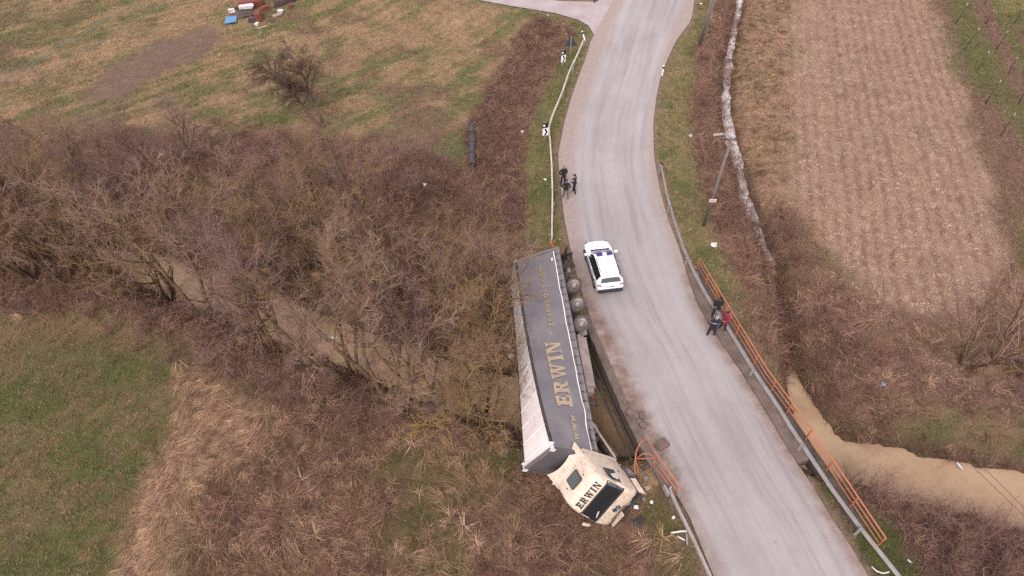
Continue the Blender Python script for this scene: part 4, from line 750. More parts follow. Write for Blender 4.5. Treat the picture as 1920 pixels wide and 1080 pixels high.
for mb in font_word('transport.com', 4.75, .56, on_cur(5.75, 2.30), .004): tp('letter', mb, m_fade, CUR)
# ------------------------------------------------------------------ tractor unit (rolled about 45 degrees onto its right side)
TRC = thing('lorry_tractor', 'wrecked cream lorry tractor tipped on its side below the bridge edge', 'lorry', (6.2819, 13.217, -.6024)); TRC.rotation_euler = rotm(-1.1673, -.2353, .7923).to_euler()
m_cream, nt, b = mat_new('cream_paint'); v = coord(nt); f = noise(nt, 1.3, 5, .65, v)
c = ramp(nt, f, [(.35, w4(226, 200, 176, .56)), (.6, w4(238, 216, 194, .56)), (.8, w4(214, 184, 158, .56))]); c = mixc(nt, mapr(nt, noise(nt, 4, 5, .75, v), .50, .70, 0, .62), c, c4(156, 126, 104)); nt.links.new(c, b.inputs['Base Color']); b.inputs['Roughness'].default_value = .38; b.inputs['Coat Weight'].default_value = .2
m_glass, nt, b = mat_new('dark_glass'); b.inputs['Base Color'].default_value = (.012, .013, .016, 1); b.inputs['Roughness'].default_value = .06; b.inputs['Specular IOR Level'].default_value = .6
m_chrome = plain('chrome', c4(225, 222, 222), .2, .9, .05)
def cp(name, mb, mat, parent=TRC, bevel=0): return mb.build(name, mat, parent, bevel)
RINGS = [(.92, .00, -2.2, 1.18), (1.05, .06, -2.24, 1.23), (1.35, .11, -2.25, 1.25), (1.95, .09, -2.25, 1.25), (2.1, .03, -2.25, 1.245), (2.6, -.12, -2.25, 1.22), (3.05, -.27, -2.25, 1.19), (3.2, -.33, -2.25, 1.18), (3.45, -.47, -2.25, 1.15), (3.62, -.68, -2.25, 1.11), (3.72, -.95, -2.23, 1.04), (3.76, -1.2, -2.2, .94)]
def rrect(xf, xr, hw, rf=.22, rr=.06, k=6):
    pts = []
    for cx, cy, r, a0 in ((xf - rf, hw - rf, rf, 0), (xr + rr, hw - rr, rr, 90), (xr + rr, -hw + rr, rr, 180), (xf - rf, -hw + rf, rf, 270)):
        a_ = range(k + 1); pts += [(cx + r * math.cos(R(a0 + 90 * i / k)), cy + r * math.sin(R(a0 + 90 * i / k))) for i in a_]
    return pts
def cab_front(z): return np.interp(z, [r[0] for r in RINGS], [r[1] for r in RINGS])
def cab_hw(z): return np.interp(z, [r[0] for r in RINGS], [r[3] for r in RINGS])
mb = MB(); rings = [[Vector((x, y, z)) for x, y in rrect(xf, xr, hw)] for z, xf, xr, hw in RINGS]; m = len(rings[0])
mb.add([p for r in rings for p in r], [(i * m + j, i * m + (j + 1) % m, (i + 1) * m + (j + 1) % m, (i + 1) * m + j) for i in range(len(rings) - 1) for j in range(m)], True); k0 = (len(rings) - 1) * m
mb.f += [tuple(k0 + j for j in range(m)), tuple(reversed(range(m)))]; mb.sm += [False, False]
mb.v = [tuple(Vector(p) + Vector((math.sin(p[1] * 7 + p[2] * 3), math.sin(p[0] * 6 + p[2] * 5), math.sin(p[0] * 5 + p[1] * 4))) * .008) for p in mb.v]
BODY = cp('cab', mb, m_cream)
def fpanel(y0, y1, z0, z1, lift, nu=8, nv=5): # panel hugging the front face, wrapping at the sides
    def f(u, w):
        y = y0 + (y1 - y0) * u; z = z0 + (z1 - z0) * w; hw = cab_hw(z); e = max(0, abs(y) - (hw - .22)); x = cab_front(z) - (.22 - math.sqrt(max(.22 ** 2 - e * e, 0)) if e > 0 else 0); return Vector((x + lift, y, z))
    return MB().sheet([[f(i / nu, j / nv) for j in range(nv + 1)] for i in range(nu + 1)])
def slab(mb, off, d):                                         # give a sheet thickness
    n = len(mb.v); return mb
cp('windscreen', fpanel(-1.16, 1.16, 2.14, 3.02, .012, 20, 6), m_glass, BODY); cp('sun_visor', fpanel(-1.15, 1.15, 3.02, 3.09, .03, 20, 1), m_dark, BODY); cp('windscreen_sill', fpanel(-1.18, 1.18, 2.06, 2.145, .02, 20, 1), m_black, BODY)
cp('dashboard_papers', MB().box((-.02, -.75, 2.28), (.05, .5, .06), Matrix.Rotation(.4, 3, 'X')), m_white, BODY, .01)
for s in (-1, 1):
    y = s * 1.0
    def sp_(pts, lift): return [Vector((x, s * (cab_hw(z) + lift), z)) for x, z in pts]
    w = [(-.30, 2.12), (-1.18, 2.05), (-1.20, 2.86), (-.62, 2.9), (-.42, 2.7)]; fc = [tuple(range(5))] if s < 0 else [tuple(reversed(range(5)))]
    d = [(-.22, 1.0), (-1.28, 1.0), (-1.3, 2.98), (-.52, 3.0), (-.3, 2.7)]; D = cp('door', MB().add(sp_(d, .006), fc), m_cream, BODY); cp('door_window', MB().add(sp_(w, .012), fc), m_glass, D); cp('door_handle', MB().box((-1.15, s * 1.26, 1.7), (.16, .03, .05)), m_black, D)
    cp('mirror', MB().box((.02, s * 1.42, 2.5), (.1, .16, .5)), m_cream, BODY, .03) if s < 0 else None
    cp('side_fairing', MB().beam((-2.2, s * 1.2, 1.0), (-2.2, s * 1.2, 3.7), .08, .14), m_cream, BODY)
    cp('head_lamp', MB().box((.06, s * .95, 1.02), (.1, .4, .2)), m_glass, BODY, .03); cp('steps', MB().box((-.75, s * 1.12, .62), (.85, .24, .5)), m_dark, BODY, .03)
cp('window_sheet', MB().add([Vector((-.55, 1.26, 2.62)), Vector((-.75, 1.262, 2.66)), Vector((-.95, 1.262, 2.12)), Vector((-.70, 1.262, 2.08)), Vector((-.45, 1.262, 2.28))], [(0, 4, 3, 2, 1)]), m_white, BODY)
# front: panel seam, star badge, broken lower grille
cp('grille_panel', fpanel(-.98, .98, 1.5, 1.98, .012, 12, 3), m_cream, BODY)
for z in (1.08, 1.2, 1.32): cp('grille_bar', fpanel(-.75, .3, z - .03, z + .03, .05, 8, 1), m_dark, BODY)
MB_ = Matrix.Translation((.135, .02, 1.66)) @ Matrix.Rotation(R(90), 4, 'Y')
BD = cp('badge', MB().lathe([(.001, .02), (.19, .02), (.2, .0)], 24, MB_), m_black, BODY); cp('badge_ring', MB().lathe([(.19, .0), (.19, .035), (.225, .035), (.225, .0)], 28, MB_), m_chrome, BD)
for a in (0, 120, 240): a += 180; cp('badge_spoke', MB().add([MB_ @ Vector(p) for p in ((.035 * math.cos(R(a + 90)), .035 * math.sin(R(a + 90)), .03), (.19 * math.cos(R(a)), .19 * math.sin(R(a)), .03), (.035 * math.cos(R(a - 90)), .035 * math.sin(R(a - 90)), .03), (0, 0, .05))], [(0, 3, 1), (1, 3, 2), (0, 2, 3)]), m_chrome, BD)
for y in (-.5, .45): cp('wiper', MB().tube([(cab_front(2.1) + .05, y, 2.1), (cab_front(2.45) + .05, y + .3, 2.4), (cab_front(2.55) + .05, y + .75, 2.5)], .015, 5), m_black, BODY)
# roof: deflector, hatch, seams, lettering
def defl(u, w): # u across -1..1, w 0 front .. 1 rear
    y = 1.16 * u; xr = -2.30 - .42 * abs(u) ** 2.2; x = -1.75 + (xr + 1.75) * w; return Vector((x, y * (1 - .03 * (1 - w)), 3.745 + .20 * w ** 1.6 - .06 * abs(u) ** 6))
top = [[defl(-1 + 2 * i / 16, j / 6) for j in range(7)] for i in range(17)]; mb = MB().sheet(top)
bot = [[p - Vector((0, 0, .05 + .03 * (j / 6))) for j, p in enumerate(r)] for r in top]; mb.sheet([list(reversed(r)) for r in bot])
mb.sheet([[top[i][6] for i in range(17)], [bot[i][6] for i in range(17)]]); mb.sheet([[top[0][j] for j in range(7)], [bot[0][j] for j in range(7)]]); mb.sheet([[bot[16][j] for j in range(7)], [top[16][j] for j in range(7)]])
DF = cp('roof_deflector', mb, m_cream)
mb = MB(); h = [(x * .31, y * .36) for x, y in ((-1, -.8), (-.85, -1), (.85, -1), (1, -.8), (1, .8), (.85, 1), (-.85, 1), (-1, .8))]; mb.prism(h, 0, .03, Matrix.Translation((-1.32, -.02, 3.762))); HT = cp('roof_hatch', mb, m_glass, BODY)
mb = MB(); mb.prism([(x * 1.14, y * 1.12) for x, y in h], 0, .018, Matrix.Translation((-1.32, -.02, 3.762))); cp('hatch_frame', mb, m_dark, HT)
for y in (-.75, -.42, .42, .75): cp('roof_seam', MB().box((-1.45, y, 3.764), (.75 if abs(y) < .5 else .62, .018, .012)), m_cream, BODY)
for p in ((-1.1, .55, 3.765), (-1.3, -.62, 3.765), (-.72, .95, 3.60)): cp('marker_lamp', MB().box(p, (.09, .05, .035)), m_black, BODY, .01)
def on_front(u, v_, l): z = 3.17 + v_; y = -.86 + u; return Vector((cab_front(z) + .004 + l * .8, y, z + l * .5))
m_ink = plain('black_lettering', c4(40, 34, 32), .5, 0, .2, c4(96, 80, 66), 4)
for mb in glyph_word('ERWIN', 1.72, .32, on_front, .004): cp('letter', mb, m_ink, BODY)
# chassis, tank, wheels, torn skirts
for y in (-.42, .42): cp('chassis_rail', MB().box((-3.9, y, .86), (4.6, .1, .26)), m_und)
for x in (-2.6, -3.5, -4.4, -5.4): cp('cross_member', MB().box((x, 0, .86), (.12, .76, .18)), m_und)
cp('fuel_tank', MB().tube([(-2.55, .98, .66), (-2.6, .98, .66), (-3.85, .98, .66), (-3.9, .98, .66)], [.24, .32, .32, .24], 16), plain('tank_steel', c4(140, 124, 114), .45, .4, .5, c4(96, 80, 70), 2)); 
for x in (-2.85, -3.55): cp('tank_strap', MB().lathe([(.325, -.03), (.33, -.03), (.33, .03), (.325, .03)], 16, Matrix.Translation((x, .98, .66)) @ Matrix.Rotation(R(90), 4, 'Y')), m_dark)
cp('side_skirt', MB().beam((-2.35, 1.25, .98), (-4.9, 1.36, 1.12), .05, .16), m_cream); cp('exhaust_box', MB().box((-2.9, -.9, .65), (.9, .5, .5)), m_und, bevel=.05); cp('fifth_wheel', MB().lathe([(.001, 1.12), (.5, 1.12), (.52, 1.05), (.3, 1.0)], 20, Matrix.Translation((-4.7, 0, 0))), m_und)
cp('mudguard', MB().tube([(-4.5, 1.05, .75), (-4.65, 1.05, 1.05), (-5.1, 1.05, 1.15), (-5.5, 1.05, 1.0)], .1, 8), m_galv)
for x, y, fc in ((-1.38, 1.08, 1), (-1.38, -1.08, -1), (-5.1, .95, 1), (-5.1, -.95, -1)): wheel(TRC, lambda n, mb, m, p: cp(n, mb, m, p), (x, y, .5), face=fc)
for s in (-1, 1): cp('wheel_arch', MB().tube([(-1.98, s * 1.1, .72), (-1.85, s * 1.1, .98), (-1.4, s * 1.1, 1.1), (-.95, s * 1.1, .98), (-.82, s * 1.1, .72)], .07, 6), m_cream)
cp('front_flap', MB().add([Vector((-.85, 1.27, 1.0)), Vector((.05, 1.24, 1.02)), Vector((.25, 1.34, .72)), Vector((-.75, 1.42, .78)), Vector((-.8, 1.40, .74)), Vector((.25, 1.32, .68))], [(0, 1, 2, 3), (3, 2, 5, 4)]), m_cream)
cp('bumper_corner', MB().beam((.12, -1.05, .98), (.20, -.1, 1.06), .07, .26, (1, 0, 0)), m_cream, bevel=.02); cp('crossbeam', MB().beam((.05, -1.0, .7), (.05, 1.0, .7), .12, .2), m_und)
cp('radiator', MB().box((-.25, 0, .95), (.15, 1.4, .7)), m_und); cp('hanging_hose', MB().tube([(.05, .5, .8), (.3, .7, .6), (.35, .95, .75), (.1, 1.2, .9)], .03, 6), m_black)
# ------------------------------------------------------------------ police car
CAR = thing('police_car', 'white police car with blue roof light bar parked on the road beside the trailer', 'car', P(1130, 500) + Vector((-.10, -.42, .02)), (0, 0, R(98.5))); CAR.scale = (.955, .98, .97)
m_wht, nt, b = mat_new('white_car_paint'); b.inputs['Base Color'].default_value = (.74, .72, .73, 1); b.inputs['Roughness'].default_value = .3; b.inputs['Coat Weight'].default_value = .4
m_trim = plain('black_car_trim', c4(60, 58, 66), .6, 0, .15); m_red = plain('red_tail_lens', c4(190, 40, 66), .25, 0, .1); m_blue = plain('blue_beacon', c4(66, 62, 150), .25, 0, .1)
ST = [ # x, sill z, half width, belt z, belt hw, roof edge z, roof hw, roof centre z
 (2.20, .34, .55, .66, .50, .70, .40, .72), (2.12, .26, .78, .72, .70, .80, .55, .83), (1.95, .24, .86, .80, .80, .88, .65, .91), (1.60, .22, .90, .88, .86, .95, .68, .98), (1.15, .22, .91, .95, .88, 1.02, .72, 1.05),
 (.92, .22, .915, .98, .885, 1.06, .76, 1.10), (.55, .22, .915, 1.0, .885, 1.33, .66, 1.37), (.22, .22, .915, 1.01, .89, 1.51, .60, 1.56), (-.2, .22, .92, 1.02, .89, 1.56, .60, 1.62), (-.8, .22, .92, 1.03, .89, 1.56, .60, 1.62), (-1.35, .22, .92, 1.04, .885, 1.52, .59, 1.58),
 (-1.72, .24, .915, 1.05, .875, 1.46, .57, 1.52), (-1.88, .26, .91, 1.05, .86, 1.36, .58, 1.40), (-2.06, .28, .89, 1.02, .82, 1.08, .70, 1.10), (-2.14, .32, .86, .92, .78, .96, .66, .97), (-2.20, .38, .78, .70, .70, .74, .60, .75)]
def sect(s):
    x, zs, hw, zb, bw, zr, rw, zc = s; h = [(hw * .86, zs), (hw * .97, zs + .12), (hw, zs + (zb - zs) * .55), (bw + (hw - bw) * .4, zb - .06), (bw, zb), (rw + (bw - rw) * .12, zr - (zr - zb) * .1), (rw, zr), (rw * .55, zc - .012), (0, zc)]
    return [Vector((x, y, z)) for y, z in h] + [Vector((x, -y, z)) for y, z in reversed(h[:-1])]
SC = [sect(s) for s in ST]; m = len(SC[0]); parts = {'b': [], 'w': [], 'r': [], 'l': [], 'q': []}
for i in range(len(SC) - 1):
    for j in range(m - 1):
        f = (i * m + j, (i + 1) * m + j, (i + 1) * m + j + 1, i * m + j + 1); mir = m - 2 - j; jj = min(j, mir); k = 'b'
        if 5 <= i <= 6 and jj in (6, 7): k = 'w'
        elif 5 <= i <= 6 and jj == 5: k = 'b'
        elif jj in (4,) and 6 <= i <= 10: k = 'l' if j < m // 2 else 'q'
        elif i in (12,) and jj in (6, 7): k = 'r'
        parts[k].append(f)
V_ = [p for r in SC for p in r]
def carpart(name, fs, mat, parent=CAR, lift=0.0):
    us = sorted({i for f in fs for i in f}); mp = {u: k for k, u in enumerate(us)}; mb = MB(); mb.add([V_[u] for u in us], [tuple(mp[i] for i in f) for f in fs], True); return mb.build(name, mat, parent)
parts['b'] += [tuple(range(m)), tuple(reversed([(len(SC) - 1) * m + j for j in range(m)]))] + [(i * m, i * m + m - 1, (i + 1) * m + m - 1, (i + 1) * m) for i in range(len(SC) - 1)]
bo = carpart('body', parts['b'], m_wht); m_cg, nt, b = mat_new('sky_reflection_glass'); b.inputs['Base Color'].default_value = (.10, .095, .11, 1); b.inputs['Roughness'].default_value = .08; b.inputs['Specular IOR Level'].default_value = .9  # windscreen glass: reflected sky put into a paler base colour
carpart('windscreen', parts['w'], m_cg); carpart('rear_window', parts['r'], m_glass); carpart('side_window', parts['l'], m_glass); carpart('side_window', parts['q'], m_glass)
bm = bmesh.new(); bm.from_mesh(bo.data); bmesh.ops.recalc_face_normals(bm, faces=bm.faces); bm.to_mesh(bo.data); bm.free()
def kp(name, mb, mat, parent=CAR, bevel=0.0): return mb.build(name, mat, parent, bevel)
m_alloy = plain('alloy_rim', c4(170, 164, 166), .35, .6, .2); m_tyre_c = plain('car_tyre', c4(58, 54, 54), .9, 0, .3, c4(90, 80, 74), 6)
for x in (1.33, -1.32):
    for s in (1, -1):
        M = Matrix.Translation((x, s * .81, .335)) @ Matrix.Rotation(R(-90) * s, 4, 'X'); r_, h_ = .335, .115
        t = kp('tyre', MB().lathe([(.21, -h_), (.31, -h_), (r_, -h_ * .6), (r_, h_ * .6), (.31, h_), (.22, h_), (.21, h_ * .5), (.21, -h_)], 24, M), m_tyre_c); kp('rim', MB().lathe([(.215, h_ * .95), (.2, h_ * .6), (.08, h_ * .7), (.001, h_ * .8)], 24, M), m_alloy, t)
        kp('wheel_arch', MB().tube([(x + .42 * math.cos(R(a)), s * .905, .31 + .41 * math.sin(R(a))) for a in range(0, 181, 20)], .035, 6), m_trim)
    kp('sill_trim', MB().box((0, .905 if x > 0 else -.905, .33), (1.75, .05, .14)), m_trim, bevel=.02)
LB = kp('light_bar', MB().box((.02, 0, 1.675), (.26, 1.02, .09)), m_white, bevel=.03)
for s in (-1, 1): kp('beacon', MB().box((.02, s * .33, 1.682), (.28, .40, .1)), m_blue, LB, .03); kp('mount', MB().box((.02, s * .42, 1.61), (.1, .06, .07)), m_trim, LB); kp('roof_rail', MB().tube([(.0 - .3, s * .605, 1.60), (-.8, s * .605, 1.625), (-1.5, s * .59, 1.575)], .018, 6), m_trim)
for s in (-1, 1):
    kp('mirror', MB().box((.72, s * 1.03, 1.07), (.16, .22, .14)), m_wht, bevel=.04); kp('tail_lamp', MB().box((-2.06, s * .73, .93), (.17, .27, .13), Matrix.Rotation(-s * .35, 3, 'Z')), m_red, bevel=.02); kp('head_lamp', MB().box((2.07, s * .62, .73), (.14, .28, .1), Matrix.Rotation(-s * .5, 3, 'Z')), m_glass, bevel=.02)
    for x in (.22, -.72): kp('door_pillar', MB().beam((x, s * .887, 1.03), (x - .03, s * .66, 1.5), .05, .02), m_trim); kp('door_handle', MB().box((x - .6, s * .925, .93), (.16, .02, .03)), m_wht)
    kp('door_stripe', MB().box((-.1, s * .921, .70), (2.1, .012, .09)), m_blue)
kp('rear_bumper', MB().box((-2.19, 0, .50), (.24, 1.66, .26)), m_trim, bevel=.05); kp('number_plate', MB().box((-2.19, 0, .80), (.02, .52, .12), Matrix.Rotation(-.25, 3, 'Y')), plain('plate', c4(205, 200, 215), .4, 0, .9, c4(90, 88, 120), 22)); kp('rear_spoiler', MB().box((-1.80, 0, 1.535), (.22, 1.08, .04), Matrix.Rotation(.12, 3, 'Y')), m_wht, bevel=.015)
for s in (-1, 1):
    for x in (.92, .12, -.78): kp('door_seam', MB().beam((x, s * .924, .36), (x, s * .905, 1.0), .012, .012), m_trim)
    kp('bonnet_seam', MB().tube([(2.08, s * .62, .80), (1.6, s * .70, .94), (1.05, s * .74, 1.03)], .008, 4), m_trim)
kp('tailgate_seam', MB().beam((-2.11, -.62, .99), (-2.11, .62, .99), .012, .012), m_trim)
kp('front_bumper', MB().box((2.12, 0, .36), (.2, 1.4, .2)), m_trim, bevel=.05); kp('grille', MB().box((2.17, 0, .6), (.08, .8, .14)), m_trim, bevel=.02); kp('bonnet_mark', MB().box((1.45, .02, 1.004), (.06, .34, .004), Matrix.Rotation(.12, 3, 'Y')), m_trim); kp('cowl', MB().box((1.03, 0, 1.075), (.16, 1.3, .03), Matrix.Rotation(.15, 3, 'Y')), m_trim, bevel=.01)
for s in (-1, 1): kp('bonnet_crease', MB().tube([(2.0, s * .4, .885), (1.5, s * .52, .985), (1.0, s * .6, 1.05)], .012, 5), m_wht); kp('wiper', MB().tube([(.98, s * .3, 1.11), (.9, s * .3 - .35, 1.13)], .012, 5), m_black)
# ------------------------------------------------------------------ people
m_skin = plain('skin', c4(206, 160, 140), .6, 0, .1); 
def cloth(name, col, d=.25): return plain(name, col, .9, 0, d, None, 6)
def skin_body(V, E, root):
    me = bpy.data.meshes.new('body'); me.from_pydata([v[:3] for v in V], E, []); o = bpy.data.objects.new('body', me); COL.objects.link(o)
    o.modifiers.new('skin', 'SKIN'); sk = me.skin_vertices[0].data if me.skin_vertices else None
    if sk is None:
        bm = bmesh.new(); bm.from_mesh(me); bm.verts.layers.skin.verify(); bm.to_mesh(me); bm.free(); sk = me.skin_vertices[0].data
    for i, v in enumerate(V): r = v[3]; sk[i].radius = r if isinstance(r, tuple) else (r, r); sk[i].use_root = (i == root)
    s = o.modifiers.new('sub', 'SUBSURF'); s.levels = 2; s.render_levels = 2; bpy.context.view_layer.update()
    out = bpy.data.meshes.new_from_object(o.evaluated_get(bpy.context.evaluated_depsgraph_get())); bpy.data.objects.remove(o); return out
def person(label, pos, heading, jacket, trousers, shoes, hairc, arms=('down', 'down'), stance=.12, step=.0, look=(0, 0), H=1.76, cap=None, coat=.0, stripe=None, bald=False):
    k = H / 1.76; t = thing('person', label, 'person', pos, (0, 0, heading)); V, E = [], []     # faces +Y locally
    def add(p, r, par=None):
        V.append((p[0] * k, p[1] * k, p[2] * k, tuple(q * k for q in r) if isinstance(r, tuple) else r * k)); i = len(V) - 1
        if par is not None: E.append((par, i))
        return i
    pel = add((0, 0, .96), (.17, .125)); ab = add((0, .01, 1.12), (.165, .12), pel); ch = add((0, .0, 1.33), (.185, .13), ab); nk0 = add((0, 0, 1.46), (.11, .09), ch); nk = add((0, .01, 1.53), .055, nk0)
    hx, hy = look; hd0 = add((hx * .02, .025 + hy * .02, 1.60), (.075, .088), nk); hd1 = add((hx * .04, .035 + hy * .05, 1.68), (.078, .098), hd0); add((hx * .045, .02 + hy * .05, 1.745), (.05, .062), hd1)
    hands = []
    for s, a in ((-1, arms[0]), (1, arms[1])):
        sh = add((s * .2, 0, 1.42), .078, ch)
        if a == 'down': el, wr_, hn = (s * .27, -.02, 1.16), (s * .27, .06, .93), (s * .265, .09, .84)
        elif a == 'pocket': el, wr_, hn = (s * .285, -.05, 1.17), (s * .235, .06, 1.0), (s * .20, .1, .95)
        elif a == 'front': el, wr_, hn = (s * .27, .03, 1.17), (s * .17, .26, 1.13), (s * .12, .34, 1.13)
        elif a == 'back': el, wr_, hn = (s * .29, -.12, 1.18), (s * .14, -.2, 1.02), (s * .06, -.2, .98)
        elif a == 'phone': el, wr_, hn = (s * .27, .05, 1.18), (s * .16, .24, 1.30), (s * .1, .26, 1.38)
        else: el, wr_, hn = (s * .3, .0, 1.17), (s * .12, .2, 1.18), (-s * .02, .24, 1.2)
        e = add(el, .068, sh); w = add(wr_, .05, e); h = add(hn, (.042, .024), w); hands.append((s, Vector(wr_), Vector(hn)))
    for s in (-1, 1):
        hp = add((s * .1, 0, .88), .115, pel); kn = add((s * (.1 + stance * .35), .02 + s * step * .4, .49), .086, hp); an = add((s * (.1 + stance * .6), -.03 + s * step, .10), .062, kn); he = add((s * (.1 + stance * .6), .02 + s * step, .045), (.05, .045), an); add((s * (.11 + stance * .65), .15 + s * step, .035), (.045, .035), he)
    me = skin_body(V, E, pel); bm = bmesh.new(); bm.from_mesh(me)
    for s, w, h in hands:                                        # four fingers and a thumb on each palm
        d = (h - w).normalized(); up = Vector((0, 0, 1)) if abs(d.z) < .7 else Vector((0, 1, 0)); sd = d.cross(up).normalized(); nn = sd.cross(d)
        for q, L in ((-.026, .062), (-.009, .072), (.009, .068), (.026, .052), (99, .05)):
            if q == 99: b0 = h - d * .02 + sd * .03 * -s; pts = [b0, b0 + (d * .6 - sd * s * .8) * .03, b0 + (d - sd * s * .4) * L]
            else: b0 = h + sd * q + d * .01; pts = [b0, b0 + d * L * .5 - nn * .006, b0 + d * L - nn * .025]
            m2 = MB().tube([p * k for p in pts], [.0095 * k, .009 * k, .007 * k], 5); off = [bm.verts.new(p) for p in m2.v]
            for f in m2.f:
                try: bm.faces.new([off[i] for i in f])
                except ValueError: pass
    m2 = MB(); hc = Vector((hx * .04, .035 + hy * .05, 1.665)); m2.tube([(hc + Vector((0, .075, .01))) * k, (hc + Vector((0, .112, -.012))) * k], [.012 * k, .017 * k], 5)
    for s in (-1, 1): m2.tube([(hc + Vector((s * .07, -.005, 0))) * k, (hc + Vector((s * .088, -.012, .005))) * k], [.026 * k, .02 * k], 6)
    off = [bm.verts.new(p) for p in m2.v]
    for f in m2.f: bm.faces.new([off[i] for i in f])
    bm.to_mesh(me); bm.free(); me.materials.clear()
    for m_ in (m_skin, jacket, trousers, shoes, stripe or jacket): me.materials.append(m_)
    wrists = [(w * k, h * k) for _, w, h in hands]; mi = []
    for p in me.polygons:
        c = p.center / k; near = min((c - h / k * 1).length for w, h in [(a, b) for a, b in wrists])
        if near < .085: q = 0 if near < .085 else 1
        elif c.z > 1.515: q = 0
        elif c.z < .085: q = 3
        elif c.z < .93 - coat and abs(c.x) < .26 + stance: q = 2
        elif stripe and 1.24 < c.z < 1.29: q = 4
        else: q = 1
        mi.append(q)
    me.polygons.foreach_set('material_index', mi); me.polygons.foreach_set('use_smooth', [True] * len(mi)); obj('body', me, None, t)
    m2 = MB(); prof = [(.091, -.035), (.096, 0), (.093, .04), (.075, .075), (.04, .095), (.001, .1)]; M = Matrix.Translation(Vector((hx * .04, .005 + hy * .05, 1.685)) * k) @ Matrix.Diagonal((k * .94, k * 1.12, k, 1))
    if not bald: m2.lathe(prof, 14, M); m2.build('hair', hairc, t)
    m2 = MB().tube([(Vector((0, -.005, 1.475)) * k), (Vector((0, .012, 1.535)) * k)], [.085 * k, .068 * k], 12, False); m2.build('collar', jacket, t)
    m2 = MB().lathe([(.182, .90 - coat), (.186, .97 - coat * .5), (.176, 1.05)], 16, Matrix.Diagonal((k * 1.02, k * .80, k, 1))); m2.build('jacket_hem', jacket, t)
    for s in (-1, 1): pass
    if cap:
        M2 = Matrix.Translation(Vector((hx * .04, .01 + hy * .05, 1.70)) * k) @ Matrix.Diagonal((k * .98, k * 1.12, k, 1)); C = MB().lathe([(.097, -.01), (.104, .04), (.106, .055), (.088, .07), (.001, .075)], 16, M2).build('cap', cap, t); MB().prism([(-.07, .08), (.07, .08), (.05, .17), (-.05, .17)], -.012, .0, M2).build('cap_peak', m_black, C)
    return t
c_black = cloth('black_cloth', c4(50, 44, 48)); c_char = cloth('charcoal_cloth', c4(66, 60, 64)); c_greyp = cloth('grey_brown_trousers', c4(150, 130, 132)); c_navy = cloth('navy_uniform', c4(44, 44, 62)); c_red = cloth('dark_red_coat', c4(176, 52, 76)); c_shoe = cloth('dark_shoes', c4(52, 44, 42)); c_wshoe = cloth('pale_trainers', c4(180, 200, 200))
h_grey = cloth('grey_hair', c4(150, 138, 134)); h_brown = cloth('brown_hair', c4(84, 62, 54)); h_dark = cloth('dark_hair', c4(52, 42, 40)); c_refl = plain('reflective_band', c4(226, 226, 230), .4); c_wcap = cloth('white_cap', c4(220, 220, 224), .1); c_bcap = cloth('black_cap', c4(44, 44, 52), .1)
person('man in black jacket and black trousers facing his two companions on the gravel shoulder', P(1055, 346), R(196), c_black, c_black, c_shoe, h_grey, ('pocket', 'pocket'), .13, .10, (0, .8))
person('man in black jacket and grey trousers seen from behind on the gravel shoulder', P(1060, 372), R(-4), c_black, c_greyp, c_shoe, h_brown, ('pocket', 'pocket'), .13, -.10, (0, .6), 1.74)
person('man in dark jacket and pale trainers holding something before him on the road edge', P(1076, 362), R(74), c_char, c_black, c_wshoe, h_brown, ('front', 'front'), .06, .12, (0, 1), 1.76)
person('police officer in navy uniform with white back stripe and white cap by the bridge kerb', P(1332, 629), R(-14), c_navy, c_navy, c_shoe, h_dark, ('front', 'front'), .17, .05, (.3, .6), 1.8, c_wcap, .14, c_refl)
person('police officer in plain dark uniform and black cap beside the guard rail', P(1339, 592, .14), R(190), c_black, c_navy, c_shoe, h_dark, ('front', 'pocket'), .12, .05, (0, .9), 1.8, c_bcap, .14)
person('person in dark red coat and black trousers standing with the two police officers', P(1354, 617, .15), R(118), c_red, c_black, c_shoe, h_dark, ('front', 'down'), .08, .1, (0, .6), 1.70, None, .22)
person('dark-clothed person standing at the junction of the gravel track and the road', P(1117, 4), R(20), c_black, c_black, c_shoe, h_dark, ('down', 'down'), .16, .1)
# ------------------------------------------------------------------ signs, posts, poles, cables
def lean_top(base, tx, ty, zlo, zhi):
    best = min((( (P(tx, ty, z).xy - base.xy).length, z) for z in np.linspace(zlo, zhi, 60)), key=lambda q: q[0]); return P(tx, ty, best[1])
m_signback = plain('sign_back', c4(92, 92, 98), .5, .3, .2); m_pole = plain('grey_pole', c4(150, 136, 128), .8, 0, .35, c4(112, 98, 90), 2); m_blk = plain('sign_black', c4(34, 32, 36), .5, 0, .1); m_sw = plain('sign_white', w4(228, 224, 226), .45, 0, .12)
def chevron(px_, py_, tx, ty, label, yaw):
    b = G(px_, py_, -.3); g = thing('chevron_sign', label, 'road sign', b, (0, 0, yaw), 'chevron signs'); 
    MB().tube([(0, 0, -.3), (0, 0, 2.35)], .035, 8).build('post', m_galv, g)
    lo = MB().box((0, -.05, 1.5), (.46, .03, .66)).build('lower_board', m_sw, g, .006); MB().add([(x * .22, -.069, 1.5 + z * .30) for x, z in ((-.5, 1), (.15, 1), (.8, 0), (.15, -1), (-.5, -1), (.1, 0))], [(0, 5, 2, 1), (5, 4, 3, 2)]).build('chevron_mark', m_blk, lo)
    up = MB().box((0, -.05, 2.12), (.46, .03, .40)).build('upper_board', m_blk, g, .006); MB().add([(x, -.069, z) for x, z in ((-.2, 2.2), (-.2, 2.02), (-.05, 2.02), (-.05, 2.2))], [(0, 1, 2, 3)]).build('white_mark', m_sw, up)
chevron(1021, 276, 1024, 236, 'black and white chevron sign standing against the bend of the pale guard rail', R(14)); chevron(1054, 138, 1056, 110, 'black and white chevron sign next to the triangular sign', R(30))
